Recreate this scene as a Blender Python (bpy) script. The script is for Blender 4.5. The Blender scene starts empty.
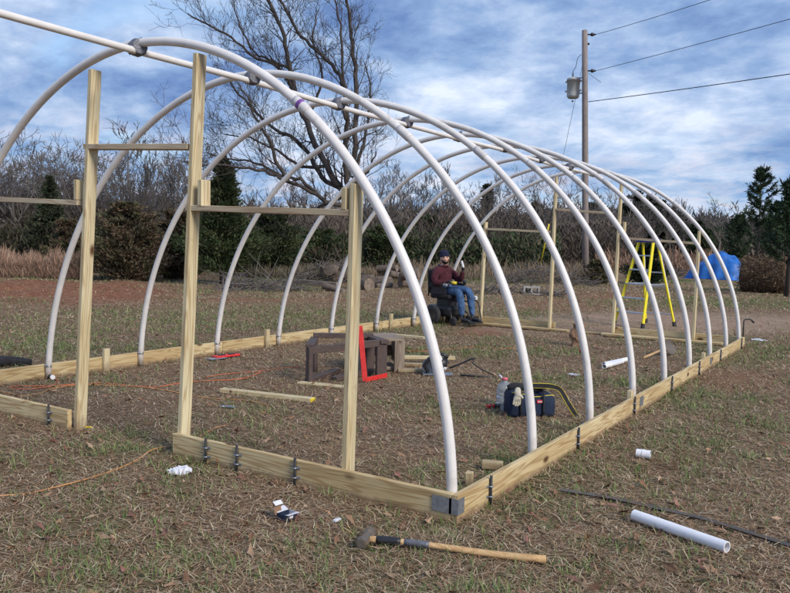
import bpy, math, random
import numpy as np
from mathutils import Vector, Matrix
random.seed(7); RNG=np.random.default_rng(7)
SC=bpy.context.scene; COL=SC.collection
# ---------------------------------------------------------------- camera
FPX,YAW,PITCH,ROLL=785.26,-0.5655,-0.07008,0.02442
CAM=Vector((1.94146,-3.75335,1.5))
_f=Vector((math.sin(YAW)*math.cos(PITCH),math.cos(YAW)*math.cos(PITCH),math.sin(PITCH)))
_r=Vector((math.cos(YAW),-math.sin(YAW),0)); _u=_r.cross(_f)
CR=_r*math.cos(ROLL)+_u*math.sin(ROLL); CU=-_r*math.sin(ROLL)+_u*math.cos(ROLL); CF=_f
cd=bpy.data.cameras.new('camera'); cam=bpy.data.objects.new('camera',cd); COL.objects.link(cam)
cam.matrix_world=Matrix.Translation(CAM)@Matrix((CR,CU,-CF)).transposed().to_4x4()
cd.sensor_width=36; cd.lens=36*FPX/790; cd.clip_start=.05; cd.clip_end=4000
SC.camera=cam
SC.view_settings.view_transform='Standard'; SC.view_settings.look='None'; SC.view_settings.gamma=1
SC.view_settings.use_curve_mapping=False
SC.view_settings.exposure=0.66
# ---------------------------------------------------------------- sun + sky
SUN=Vector((0.85,-0.22,0.62)).normalized()
sl=bpy.data.lights.new('sun','SUN'); sl.energy=2.3; sl.angle=math.radians(20); sl.color=(1,.92,.82)
so=bpy.data.objects.new('sun',sl); COL.objects.link(so); so.rotation_euler=SUN.to_track_quat('Z','Y').to_euler()
W=bpy.data.worlds.new('World'); SC.world=W; W.use_nodes=True
def sky():
    nt=W.node_tree; N=nt.nodes; L=nt.links; N.clear()
    def n(t,**k):
        x=N.new(t)
        for a,b in k.items(): setattr(x,a,b)
        return x
    def m(op,a,b=None,c=None):
        x=n('ShaderNodeMath',operation=op)
        for i,v in enumerate((a,b,c)):
            if v is None: continue
            if isinstance(v,(int,float)): x.inputs[i].default_value=v
            else: L.new(v,x.inputs[i])
        return x.outputs[0]
    out=n('ShaderNodeOutputWorld'); s=n('ShaderNodeTexSky',sky_type='NISHITA'); s.sun_disc=False
    s.sun_elevation=math.asin(SUN.z); s.sun_rotation=math.atan2(SUN.x,SUN.y); s.ozone_density=2.5
    b1=n('ShaderNodeBackground'); b1.inputs[1].default_value=.11; L.new(s.outputs[0],b1.inputs[0])
    tc=n('ShaderNodeTexCoord'); sp=n('ShaderNodeSeparateXYZ'); L.new(tc.outputs['Generated'],sp.inputs[0])
    z=m('ADD',m('MAXIMUM',sp.outputs[2],0.0),.22)
    cb=n('ShaderNodeCombineXYZ'); L.new(m('DIVIDE',sp.outputs[0],z),cb.inputs[0]); L.new(m('DIVIDE',sp.outputs[1],z),cb.inputs[1])
    mp=n('ShaderNodeMapping'); mp.inputs['Rotation'].default_value=(0,0,.75); mp.inputs['Scale'].default_value=(1.0,1.15,1); mp.inputs['Location'].default_value=(3.1,1.7,0)
    L.new(cb.outputs[0],mp.inputs[0])
    def noise(sc,det,dist,off,rough=.55):
        a=n('ShaderNodeVectorMath',operation='ADD'); a.inputs[1].default_value=off; L.new(mp.outputs[0],a.inputs[0])
        x=n('ShaderNodeTexNoise'); x.inputs['Scale'].default_value=sc; x.inputs['Detail'].default_value=det
        x.inputs['Distortion'].default_value=dist; x.inputs['Roughness'].default_value=rough; L.new(a.outputs[0],x.inputs[0]); return x.outputs[0]
    def ramp(v,st):
        x=n('ShaderNodeValToRGB'); L.new(v,x.inputs[0]); e=x.color_ramp.elements
        while len(e)<len(st): e.new(.5)
        for i,(p,c) in enumerate(st): e[i].position=p; e[i].color=(*c,1)
        return x.outputs[0]
    n1=noise(1.6,8,.25,(0,0,0),.6); n2=noise(4.5,9,.35,(5,3,0),.65); n3=noise(.62,5,.4,(9,1,4))
    dm=n('ShaderNodeMapping'); dm.inputs['Scale'].default_value=(1,1,2.1); L.new(tc.outputs['Generated'],dm.inputs[0])
    pf=n('ShaderNodeTexNoise'); pf.inputs['Scale'].default_value=6.5; pf.inputs['Detail'].default_value=9; pf.inputs['Roughness'].default_value=.58; pf.inputs['Distortion'].default_value=.25; L.new(dm.outputs[0],pf.inputs[0])
    n1=m('ADD',m('MULTIPLY',n1,.5),m('MULTIPLY',pf.outputs[0],.5))
    mix=m('ADD',m('MULTIPLY',n1,.52),m('ADD',m('MULTIPLY',n2,.12),m('MULTIPLY',n3,.36)))
    cc=ramp(mix,[(.40,(.07,.125,.28)),(.445,(.11,.185,.37)),(.485,(.18,.275,.46)),(.53,(.32,.41,.57)),(.58,(.54,.60,.71))])
    # pale band with a trace of pink low over the trees
    hz=ramp(sp.outputs[2],[(.0,(1,1,1)),(.05,(.75,.75,.75)),(.17,(.0,.0,.0))])
    hc=ramp(n2,[(.40,(.19,.32,.50)),(.52,(.36,.43,.54)),(.64,(.52,.46,.49))])
    mc=n('ShaderNodeMix',data_type='RGBA'); L.new(m('MULTIPLY',hz,.75),mc.inputs[0]); L.new(cc,mc.inputs[6]); L.new(hc,mc.inputs[7])
    b2=n('ShaderNodeBackground'); b2.inputs[1].default_value=1.0; L.new(mc.outputs[2],b2.inputs[0])
    gap=ramp(noise(1.7,6,.6,(2,8,1)),[(.30,(.35,.35,.35)),(.42,(1,1,1))])
    ms=n('ShaderNodeMixShader'); L.new(gap,ms.inputs[0]); L.new(b1.outputs[0],ms.inputs[1]); L.new(b2.outputs[0],ms.inputs[2])
    L.new(ms.outputs[0],out.inputs[0])
sky()
SC.render.engine='CYCLES'
# ---------------------------------------------------------------- helpers
def ray(u,v): return CF+CR*((u-395)/FPX)-CU*((v-296.5)/FPX)
def gp(u,v,z=0.0):
    d=ray(u,v); return CAM+d*((z-CAM.z)/d.z)
def ony(u,v,y):
    d=ray(u,v); return CAM+d*((y-CAM.y)/d.y)
def at(u,v,dep): return CAM+ray(u,v)*dep
def depth(p): return (Vector(p)-CAM).dot(CF)
def over(p,v):            # point straight above ground point p that shows at image row v
    d=depth(p); u=395+FPX*(Vector(p)-CAM).dot(CR)/d
    return Vector((p[0],p[1],at(u,v,d).z))
PW={}
def tag(o,label=None,cat=None,group=None,kind=None):
    for k,v in (('label',label),('category',cat),('group',group),('kind',kind)):
        if v: o[k]=v
    return o
def thing(name,label,cat,loc=(0,0,0),group=None):
    o=bpy.data.objects.new(name,None); o.empty_display_size=.2; COL.objects.link(o); o.location=loc
    PW[o.name]=Matrix.Translation(loc); return tag(o,label,cat,group)
def link(name,me,mat,parent=None,M=None,label=None):
    o=bpy.data.objects.new(name,me); COL.objects.link(o)
    if mat is not None:
        for m_ in (mat if isinstance(mat,(list,tuple)) else [mat]): me.materials.append(m_)
    M=M or Matrix.Identity(4)
    if parent is not None:
        o.parent=parent; o.matrix_basis=PW[parent.name].inverted()@M
    else: o.matrix_basis=M
    PW[o.name]=M
    if label: o['label']=label
    return o
def copy_tree(o,parent=None):
    c=o.copy(); COL.objects.link(c)
    if parent is not None: c.parent=parent
    for ch in list(o.children): copy_tree(ch,c)
    return c
def frame(x,z=(0,0,1),o=(0,0,0)):
    x=Vector(x).normalized(); z=Vector(z); y=z.cross(x)
    if y.length<1e-4: y=Vector((0,1,0)).cross(x)
    y.normalize(); z=x.cross(y)
    return Matrix.Translation(o)@Matrix((x,y,z)).transposed().to_4x4()
class MB:
    def __init__(s): s.v=[]; s.f=[]; s.sm=[]; s.mi=[]
    def add(s,vs,fs,smooth=False,M=None,mi=0):
        b=len(s.v)
        for v in vs:
            v=Vector(v); s.v.append(tuple(M@v if M else v))
        for f in fs: s.f.append([b+i for i in f]); s.sm.append(smooth); s.mi.append(mi)
        return s
    def box(s,c,d,M=None,mi=0,bev=0.0):
        cx,cy,cz=c; x,y,z=[q/2 for q in d]
        if bev<=0:
            vs=[(cx+a*x,cy+b*y,cz+e*z) for a in(-1,1) for b in(-1,1) for e in(-1,1)]
            return s.add(vs,[(0,1,3,2),(4,6,7,5),(0,4,5,1),(2,3,7,6),(0,2,6,4),(1,5,7,3)],False,M,mi)
        b=min(bev,.49*min(d)); vs=[]; idx={}
        for a in(-1,1):
            for bb in(-1,1):
                for e in(-1,1):
                    for ax in range(3):
                        k=[x-b,y-b,z-b]; k[ax]+=b
                        idx[(a,bb,e,ax)]=len(vs); vs.append((cx+a*k[0],cy+bb*k[1],cz+e*k[2]))
        fs=[]
        for ax in range(3):
            for sg in(-1,1):
                q=[]
                for p_,r_ in((-1,-1),(1,-1),(1,1),(-1,1)):
                    k=[0,0,0]; k[ax]=sg; k[(ax+1)%3]=p_; k[(ax+2)%3]=r_; q.append(idx[(*k,ax)])
                fs.append(q if sg>0 else q[::-1])
        for ax in range(3):
            o1,o2=(ax+1)%3,(ax+2)%3
            for p_ in(-1,1):
                for r_ in(-1,1):
                    k=[0,0,0]; k[o1]=p_; k[o2]=r_
                    lo=k[:]; hi=k[:]; lo[ax]=-1; hi[ax]=1
                    q=[idx[(*lo,o1)],idx[(*hi,o1)],idx[(*hi,o2)],idx[(*lo,o2)]]
                    fs.append(q if p_*r_<0 else q[::-1])
        for a in(-1,1):
            for bb in(-1,1):
                for e in(-1,1):
                    q=[idx[(a,bb,e,0)],idx[(a,bb,e,1)],idx[(a,bb,e,2)]]; fs.append(q if a*bb*e>0 else q[::-1])
        return s.add(vs,fs,False,M,mi)
    def tube(s,pts,r,k=8,cap=True,M=None,mi=0,smooth=True,inner=None):
        pts=[Vector(p) for p in pts]; n=len(pts)
        rr=list(r) if hasattr(r,'__len__') else [r]*n
        t=(pts[1]-pts[0]).normalized(); a=Vector((0,0,1)) if abs(t.z)<.9 else Vector((1,0,0))
        nx=a.cross(t).normalized(); vs=[]
        for i in range(n):
            t=(pts[min(i+1,n-1)]-pts[max(i-1,0)])
            if t.length<1e-9: t=Vector((0,0,1))
            t.normalize(); nx=(nx-t*nx.dot(t))
            if nx.length<1e-6: nx=t.orthogonal()
            nx.normalize(); ny=t.cross(nx)
            for j in range(k):
                q=2*math.pi*j/k; vs.append(pts[i]+(nx*math.cos(q)+ny*math.sin(q))*rr[i])
        fs=[(i*k+j,i*k+(j+1)%k,(i+1)*k+(j+1)%k,(i+1)*k+j) for i in range(n-1) for j in range(k)]
        s.add(vs,fs,smooth,M,mi)
        if cap:
            b=len(s.v)-n*k
            s.f+= [[b+j for j in range(k)][::-1],[b+(n-1)*k+j for j in range(k)]]; s.sm+=[False]*2; s.mi+=[mi]*2
        return s
    def lathe(s,prof,k=20,M=None,mi=0,smooth=True):
        vs=[(r*math.cos(2*math.pi*j/k),r*math.sin(2*math.pi*j/k),z) for r,z in prof for j in range(k)]
        fs=[(i*k+j,i*k+(j+1)%k,(i+1)*k+(j+1)%k,(i+1)*k+j) for i in range(len(prof)-1) for j in range(k)]
        return s.add(vs,fs,smooth,M,mi)
    def ball(s,c,r,k=12,M=None,mi=0,sc=(1,1,1)):
        h=k//2; vs=[];fs=[]
        for i in range(h+1):
            a=math.pi*i/h
            for j in range(k):
                b=2*math.pi*j/k; vs.append((c[0]+r*sc[0]*math.sin(a)*math.cos(b),c[1]+r*sc[1]*math.sin(a)*math.sin(b),c[2]-r*sc[2]*math.cos(a)))
        fs=[(i*k+j,i*k+(j+1)%k,(i+1)*k+(j+1)%k,(i+1)*k+j) for i in range(h) for j in range(k)]
        return s.add(vs,fs,True,M,mi)
    def mesh(s,name='m'):
        me=bpy.data.meshes.new(name); me.from_pydata(s.v,[],s.f)
        me.polygons.foreach_set('use_smooth',s.sm); me.polygons.foreach_set('material_index',s.mi); me.update(); return me
    def build(s,name,mat,parent=None,label=None,M=None):
        return link(name,s.mesh(name),mat,parent,M,label)
def fastmesh(name,V,k,col=None,smooth=False):
    """V (F*k,3) vertices, faces of k consecutive vertices; col (F*k,3) point colour"""
    V=np.asarray(V,np.float32).reshape(-1,3); nv=len(V); nf=nv//k
    me=bpy.data.meshes.new(name); me.vertices.add(nv); me.vertices.foreach_set('co',V.ravel())
    me.loops.add(nv); me.loops.foreach_set('vertex_index',np.arange(nv,dtype=np.int32))
    me.polygons.add(nf); me.polygons.foreach_set('loop_start',np.arange(0,nv,k,dtype=np.int32))
    me.update(calc_edges=True)
    if col is not None:
        a=me.color_attributes.new('tint','FLOAT_COLOR','POINT')
        c=np.ones((nv,4),np.float32); c[:,:3]=np.asarray(col).reshape(-1,3); a.data.foreach_set('color',c.ravel())
    return me
def crom(pts,n=6):
    P=[Vector(p) for p in pts]; P=[2*P[0]-P[1]]+P+[2*P[-1]-P[-2]]; o=[]
    for i in range(1,len(P)-2):
        for j in range(n):
            t=j/n; a,b,c,d=P[i-1:i+3]
            o.append(.5*((2*b)+(c-a)*t+(2*a-5*b+4*c-d)*t*t+(3*b-a-3*c+d)*t**3))
    o.append(P[-2]); return o
_T={}
def vnoise(x,y,seed=0):
    if seed not in _T: _T[seed]=np.random.default_rng(seed).random((256,256))
    T=_T[seed]; xi=np.floor(x).astype(int); yi=np.floor(y).astype(int)
    fx=x-xi; fy=y-yi; fx=fx*fx*(3-2*fx); fy=fy*fy*(3-2*fy); g=lambda a,b:T[a&255,b&255]
    return (g(xi,yi)*(1-fx)+g(xi+1,yi)*fx)*(1-fy)+(g(xi,yi+1)*(1-fx)+g(xi+1,yi+1)*fx)*fy
def fbm(x,y,seed=0,o=4):
    s=0;a=1;t=0
    for i in range(o): s=s+a*vnoise(x*2**i+17*i,y*2**i,seed+i); t+=a; a*=.55
    return s/t
# ---------------------------------------------------------------- materials
def mat(name,col,rough=.6,metal=0,noise=0,nscale=20,bump=0,bscale=60,spec=.5,col2=None,attr=False,trans=0,island=0,stretch=None,bdist=.01):
    m=bpy.data.materials.new(name); m.use_nodes=True; nt=m.node_tree; N=nt.nodes; L=nt.links; b=N['Principled BSDF']
    b.inputs['Roughness'].default_value=rough; b.inputs['Metallic'].default_value=metal; b.inputs['Specular IOR Level'].default_value=spec
    b.inputs['Base Color'].default_value=(*col,1)
    if trans: b.inputs['Transmission Weight'].default_value=trans
    tc=N.new('ShaderNodeTexCoord'); vec=tc.outputs['Object']
    if stretch:
        mp=N.new('ShaderNodeMapping'); mp.inputs['Scale'].default_value=stretch; L.new(vec,mp.inputs[0]); vec=mp.outputs[0]
    src=None
    if attr:
        a=N.new('ShaderNodeAttribute'); a.attribute_name='tint'; src=a.outputs['Color']
    if col2 is not None or noise:
        x=N.new('ShaderNodeTexNoise'); x.inputs['Scale'].default_value=nscale; x.inputs['Detail'].default_value=6; x.inputs['Roughness'].default_value=.65; L.new(vec,x.inputs[0])
        r=N.new('ShaderNodeValToRGB'); r.color_ramp.elements[0].position=.34; r.color_ramp.elements[1].position=.66; L.new(x.outputs[0],r.inputs[0])
        if col2 is None:
            r.color_ramp.elements[0].color=tuple(c*(1-noise) for c in col)+(1,); r.color_ramp.elements[1].color=tuple(min(1,c*(1+noise)) for c in col)+(1,)
        else: r.color_ramp.elements[0].color=(*col,1); r.color_ramp.elements[1].color=(*col2,1)
        if src is None: src=r.outputs[0]
    if island:
        g=N.new('ShaderNodeNewGeometry'); mr=N.new('ShaderNodeMapRange'); L.new(g.outputs['Random Per Island'],mr.inputs[0]); mr.inputs[3].default_value=1-island; mr.inputs[4].default_value=1+island
        mm=N.new('ShaderNodeVectorMath'); mm.operation='SCALE'; L.new(mr.outputs[0],mm.inputs['Scale'])
        if src is None: mm.inputs[0].default_value=col
        else: L.new(src,mm.inputs[0])
        src=mm.outputs[0]
    if src is not None: L.new(src,b.inputs['Base Color'])
    if bump:
        x=N.new('ShaderNodeTexNoise'); x.inputs['Scale'].default_value=bscale; x.inputs['Detail'].default_value=5; L.new(vec,x.inputs[0])
        bm=N.new('ShaderNodeBump'); bm.inputs['Strength'].default_value=bump; bm.inputs['Distance'].default_value=bdist; L.new(x.outputs[0],bm.inputs['Height']); L.new(bm.outputs[0],b.inputs['Normal'])
    return m
def wood_mat(name,c1,c2,c3,knot=(.10,.05,.02)):
    m=bpy.data.materials.new(name); m.use_nodes=True; nt=m.node_tree; N=nt.nodes; L=nt.links; b=N['Principled BSDF']; b.inputs['Roughness'].default_value=.72; b.inputs['Specular IOR Level'].default_value=.25
    tc=N.new('ShaderNodeTexCoord'); oi=N.new('ShaderNodeObjectInfo')
    ad=N.new('ShaderNodeVectorMath'); ad.operation='MULTIPLY_ADD'; L.new(oi.outputs['Random'],ad.inputs[0]); ad.inputs[1].default_value=(37,19,53); L.new(tc.outputs['Object'],ad.inputs[2])
    def mp(sc):
        x=N.new('ShaderNodeMapping'); x.inputs['Scale'].default_value=sc; L.new(ad.outputs[0],x.inputs[0]); return x.outputs[0]
    # knots distort the grain
    vo=N.new('ShaderNodeTexVoronoi'); L.new(mp((2.2,5,5)),vo.inputs[0]); vo.inputs['Scale'].default_value=1.0
    kr=N.new('ShaderNodeValToRGB'); L.new(vo.outputs['Distance'],kr.inputs[0]); e=kr.color_ramp.elements; e[0].position=.07; e[0].color=(1,1,1,1); e[1].position=.15; e[1].color=(0,0,0,1)
    w1=N.new('ShaderNodeTexNoise'); L.new(mp((.9,14,14)),w1.inputs[0]); w1.inputs['Scale'].default_value=1.0; w1.inputs['Detail'].default_value=2; w1.inputs['Distortion'].default_value=.6
    sn=N.new('ShaderNodeMath'); sn.operation='MULTIPLY'; L.new(w1.outputs[0],sn.inputs[0]); sn.inputs[1].default_value=46
    s2=N.new('ShaderNodeMath'); s2.operation='SINE'; L.new(sn.outputs[0],s2.inputs[0])
    w2=N.new('ShaderNodeTexNoise'); L.new(mp((6,260,260)),w2.inputs[0]); w2.inputs['Scale'].default_value=1.0; w2.inputs['Detail'].default_value=3
    w3=N.new('ShaderNodeTexNoise'); L.new(mp((1.2,3,3)),w3.inputs[0]); w3.inputs['Scale'].default_value=1.0; w3.inputs['Detail'].default_value=3
    r1=N.new('ShaderNodeValToRGB'); L.new(w3.outputs[0],r1.inputs[0]); e=r1.color_ramp.elements; e[0].position=.35;e[0].color=(*c1,1);e[1].position=.65;e[1].color=(*c2,1)
    mr=N.new('ShaderNodeMapRange'); L.new(s2.outputs[0],mr.inputs[0]); mr.inputs[1].default_value=-.2; mr.inputs[2].default_value=1; mr.inputs[3].default_value=0; mr.inputs[4].default_value=.8
    m1=N.new('ShaderNodeMix'); m1.data_type='RGBA'; L.new(mr.outputs[0],m1.inputs[0]); L.new(r1.outputs[0],m1.inputs[6]); m1.inputs[7].default_value=(*c3,1)
    m2=N.new('ShaderNodeMix'); m2.data_type='RGBA'; m2.blend_type='MULTIPLY'; m2.inputs[0].default_value=.45
    L.new(m1.outputs[2],m2.inputs[6]); L.new(w2.outputs['Color'],m2.inputs[7])
    r4=N.new('ShaderNodeValToRGB'); L.new(w2.outputs[0],r4.inputs[0]); r4.color_ramp.elements[0].color=(.45,.45,.45,1); r4.color_ramp.elements[0].position=.3; r4.color_ramp.elements[1].position=.6; L.new(r4.outputs[0],m2.inputs[7])
    m3=N.new('ShaderNodeMix'); m3.data_type='RGBA'; L.new(kr.outputs[0],m3.inputs[0]); L.new(m2.outputs[2],m3.inputs[6]); m3.inputs[7].default_value=(*knot,1)
    L.new(m3.outputs[2],b.inputs['Base Color'])
    bm=N.new('ShaderNodeBump'); bm.inputs['Strength'].default_value=.25; bm.inputs['Distance'].default_value=.004; L.new(w2.outputs[0],bm.inputs['Height']); L.new(bm.outputs[0],b.inputs['Normal'])
    return m
M={}
M['lumber']=wood_mat('treated_pine',(.59,.49,.29),(.71,.62,.40),(.44,.32,.17))
M['lumber_board']=wood_mat('treated_board',(.55,.41,.21),(.67,.55,.32),(.36,.23,.10))
M['rail']=wood_mat('rail_wood',(.52,.42,.28),(.62,.52,.36),(.38,.27,.17))
M['old_wood']=wood_mat('weathered_wood',(.26,.21,.16),(.36,.30,.23),(.18,.13,.10))
M['bright_wood']=wood_mat('bright_pine',(.62,.52,.32),(.72,.63,.42),(.50,.38,.2))
M['pvc']=mat('pvc',(.70,.675,.65),.42,noise=.07,nscale=7,bump=.05,bscale=90)
M['pvc_dull']=mat('pvc_dull',(.56,.545,.54),.5,noise=.16,nscale=6,bump=.05,bscale=120)
M['primer']=mat('primer',(.18,.06,.30),.5,noise=.3)
M['duct']=mat('duct_tape',(.13,.135,.16),.5,.25,noise=.35,nscale=40,bump=.3,bscale=70)
M['galv']=mat('galvanised',(.33,.36,.40),.42,.7,noise=.22,nscale=45)
M['pvc_clean']=mat('pvc_clean',(.78,.78,.80),.4,noise=.05,nscale=9)
M['rebar']=mat('rebar',(.022,.022,.026),.6,noise=.4)
M['black']=mat('black_plastic',(.018,.018,.020),.45,noise=.3)
M['black_cloth']=mat('black_cloth',(.02,.02,.024),.9,noise=.4,bump=.4)
M['rubber']=mat('rubber',(.03,.03,.032),.85,noise=.2)
M['grey_plastic']=mat('grey_plastic',(.30,.31,.33),.5,noise=.15)
M['white']=mat('white_plastic',(.75,.76,.78),.45,noise=.06)
M['paper']=mat('white_paper',(.62,.63,.68),.8,noise=.1)
M['steel']=mat('dark_steel',(.16,.155,.15),.5,.6,noise=.45,nscale=30,bump=.3,col2=(.24,.17,.11))
M['handle_wood']=wood_mat('hickory',(.55,.36,.18),(.64,.44,.24),(.46,.28,.12))
M['red']=mat('red_paint',(.62,.03,.025),.45,noise=.15)
M['orange_cord']=mat('orange_cord',(.50,.12,.045),.6,noise=.15)
M['yellow_cord']=mat('amber_cord',(.48,.23,.08),.6,noise=.2)
M['ladder']=mat('yellow_fibreglass',(.78,.66,.02),.45,noise=.08)
M['ladder_blue']=mat('blue_plastic',(.02,.05,.30),.5,noise=.1)
M['alu']=mat('aluminium',(.55,.60,.68),.35,.7,noise=.1)
M['yellow']=mat('yellow_plastic',(.75,.60,.03),.5)
M['brown_frame']=mat('dark_brown_planks',(.075,.05,.043),.65,noise=.35,nscale=14,bump=.3,stretch=(1,6,6))
M['navy']=mat('navy_canvas',(.008,.018,.048),.85,noise=.3,nscale=30,bump=.4,bscale=180)
M['rag']=mat('cream_rag',(.62,.56,.42),.9,noise=.15,bump=.6,bscale=50)
M['jug']=mat('milky_plastic',(.62,.68,.74),.22,noise=.05,trans=.75); 
M['water']=mat('jug_water',(.42,.50,.60),.2)
M['tarp']=mat('blue_tarp',(.012,.13,.46),.55,noise=.3,nscale=2.5,bump=.7,bscale=5)
M['hay']=mat('old_hay',(.115,.075,.045),.95,noise=.5,nscale=14,bump=1,bscale=30)
M['pole']=mat('pole_wood',(.24,.20,.185),.85,noise=.3,nscale=5,bump=.4,stretch=(6,6,.8))
M['transformer']=mat('grey_paint',(.52,.54,.53),.5,noise=.1,nscale=6)
M['bark']=mat('dark_bark',(.055,.045,.040),.9,noise=.4,nscale=6,bump=.6,bscale=20,stretch=(1,1,.3))
M['bark_grey']=mat('grey_bark',(.125,.11,.10),.9,noise=.35,nscale=3)
M['twig']=mat('brown_twigs',(.105,.078,.062),.95,attr=True)
M['needles']=mat('foliage',(.03,.05,.02),.8,attr=True,spec=.2)
M['grass']=mat('blades',(.2,.15,.1),.8,attr=True,spec=.15)
M['leaf']=mat('dead_leaf',(.2,.12,.07),.8,attr=True,spec=.2)
M['skin']=mat('skin',(.60,.34,.25),.5,noise=.1,nscale=30)
M['maroon']=mat('maroon_knit',(.065,.010,.018),.95,noise=.35,nscale=9,bump=.9,bscale=13,bdist=.045)
M['jeans']=mat('blue_denim',(.045,.10,.21),.9,noise=.5,nscale=8,bump=.9,bscale=12,bdist=.04)
M['hat']=mat('navy_knit',(.010,.012,.04),.95,bump=.6,bscale=120,noise=.2)
M['beard']=mat('dark_beard',(.035,.018,.012),.9,bump=.6,bscale=150,noise=.3)
M['block']=mat('concrete',(.34,.32,.30),.9,noise=.2,bump=.4)
M['cardboard']=mat('brown_paper',(.24,.14,.085),.85,noise=.2,nscale=10)
M['stone']=mat('old_log_end',(.20,.155,.12),.9,noise=.4,nscale=9,bump=.6)
M['log']=mat('log_bark',(.13,.10,.08),.9,noise=.4,nscale=9,bump=.6)
def stain(m_,col,sc,lo,hi,amt,zband=None):
    nt=m_.node_tree; N=nt.nodes; L=nt.links; b=N['Principled BSDF']; src=b.inputs['Base Color'].links[0].from_socket
    g=N.new('ShaderNodeNewGeometry'); x=N.new('ShaderNodeTexNoise'); x.inputs['Scale'].default_value=sc; x.inputs['Detail'].default_value=7; x.inputs['Roughness'].default_value=.7; L.new(g.outputs['Position'],x.inputs[0])
    r=N.new('ShaderNodeMapRange'); r.inputs[1].default_value=lo; r.inputs[2].default_value=hi; r.inputs[3].default_value=0; r.inputs[4].default_value=amt; f=r.outputs[0]; L.new(x.outputs[0],r.inputs[0])
    if zband:
        sp=N.new('ShaderNodeSeparateXYZ'); L.new(g.outputs['Position'],sp.inputs[0]); q=N.new('ShaderNodeMapRange'); q.inputs[1].default_value=zband; q.inputs[2].default_value=0; L.new(sp.outputs[2],q.inputs[0])
        a=N.new('ShaderNodeMath'); a.operation='ADD'; L.new(x.outputs[0],a.inputs[0]); L.new(q.outputs[0],a.inputs[1]); L.new(a.outputs[0],r.inputs[0])
    mx=N.new('ShaderNodeMix'); mx.data_type='RGBA'; L.new(f,mx.inputs[0]); L.new(src,mx.inputs[6]); mx.inputs[7].default_value=(*col,1); L.new(mx.outputs[2],b.inputs['Base Color'])
stain(M['pvc'],(.30,.24,.19),3.2,.60,.72,.55); stain(M['pvc'],(.33,.25,.18),9,.95,1.5,.7,.45)
stain(M['lumber_board'],(.20,.13,.08),14,.95,1.35,.75,.075); stain(M['lumber'],(.20,.14,.09),12,1.0,1.45,.7,.22); stain(M['lumber'],(.30,.24,.16),5,.62,.72,.45)
# ---------------------------------------------------------------- ground
PATCH=[]   # (x,y,rx,ry,rot, red, bare, green)
def patch(u,v,ru,rv,kind,amt=1.0):
    c=gp(u,v); a=(gp(u+ru,v)-c); b=(gp(u,v-rv)-c)
    PATCH.append((c,a,b,kind,amt))
for q in [(70,291,120,10,'red',1),(250,300,80,2,'red',.6),(420,296,40,2,'red',.5),(330,300,60,2,'red',.5),(250,318,220,12,'green',.4),(60,335,80,14,'green',.4),
          (680,322,190,11,'road',1),(700,302,120,5,'green',.5),(600,296,60,5,'red',.6),(480,332,30,5,'red',.8),(560,305,60,6,'red',.55),
          (470,352,130,6,'green',.7),(330,330,110,7,'green',.35),(60,350,150,14,'green',.4),(220,320,120,12,'green',.45),(540,318,50,8,'green',.6),
          (395,275,90,5,'green',.9),(500,275,40,6,'green',1),(300,280,60,6,'green',.5),
          (700,430,110,50,'green',.35),(740,350,60,14,'green',.6),(510,480,60,30,'green',.85),(560,440,40,22,'green',.6),(700,400,80,14,'green',.75),(650,380,60,8,'green',.7),(720,425,70,12,'green',.5),
          (690,460,90,20,'green',.35),(735,380,50,10,'red',.45),(120,560,130,40,'green',.55),(190,480,50,22,'green',.45),(330,560,120,25,'green',.4),
          (430,590,150,25,'green',.45),(640,560,120,30,'green',.3),(50,600,90,35,'green',.5),(560,380,70,10,'green',.4),(400,470,50,10,'green',.35),
          (250,400,120,20,'bare',.6),(440,420,120,40,'bare',.45),(300,440,120,22,'bare',.5),(600,360,60,14,'bare',.5),(200,365,120,10,'bare',.4),(120,455,120,20,'bare',.5),(380,430,120,20,'bare',.3),(640,460,50,16,'red',.3)]:
    patch(*q)
def pmask(x,y,kind):
    o=np.zeros_like(x)
    for c,a,b,k,amt in PATCH:
        if k!=kind: continue
        D=a.x*b.y-a.y*b.x; dx=x-c.x; dy=y-c.y
        s=(dx*b.y-dy*b.x)/D; t=(-dx*a.y+dy*a.x)/D
        o=np.maximum(o,amt*np.clip(1.25-(s*s+t*t),0,1))
    return o
def hgt(x,y):
    r=np.hypot(x-CAM.x,y-CAM.y)
    h=(fbm(x*1.1,y*1.1,3)-.5)*.03+(fbm(x*7,y*7,9,3)-.5)*.022
    h=h*np.clip(1-r/60,0,1)
    h=h+pmask(x,y,'red')*np.clip((r-14)/6,0,1)*np.clip(fbm(x*.9,y*.9,21)-.35,0,1)*.55*np.clip(1-np.abs(x+19)/9,0,1)
    return h-.004
def tints(x,y):
    g=np.clip(pmask(x,y,'green')*(.35+1.3*np.clip(fbm(x*1.7,y*1.7,31)-.3,0,1)*1.6)+np.clip(fbm(x*.8,y*.8,41)-.52,0,1)*1.6,0,1)
    rd=np.clip(pmask(x,y,'red')*(.5+fbm(x*1.3,y*1.3,51)),0,1); ro=np.clip(pmask(x,y,'road')*(.5+fbm(x*.7,y*.7,55)),0,1); ba=np.clip(pmask(x,y,'bare')*(.2+fbm(x*2,y*2,61)),0,1)
    return g,rd,ro,ba
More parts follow.
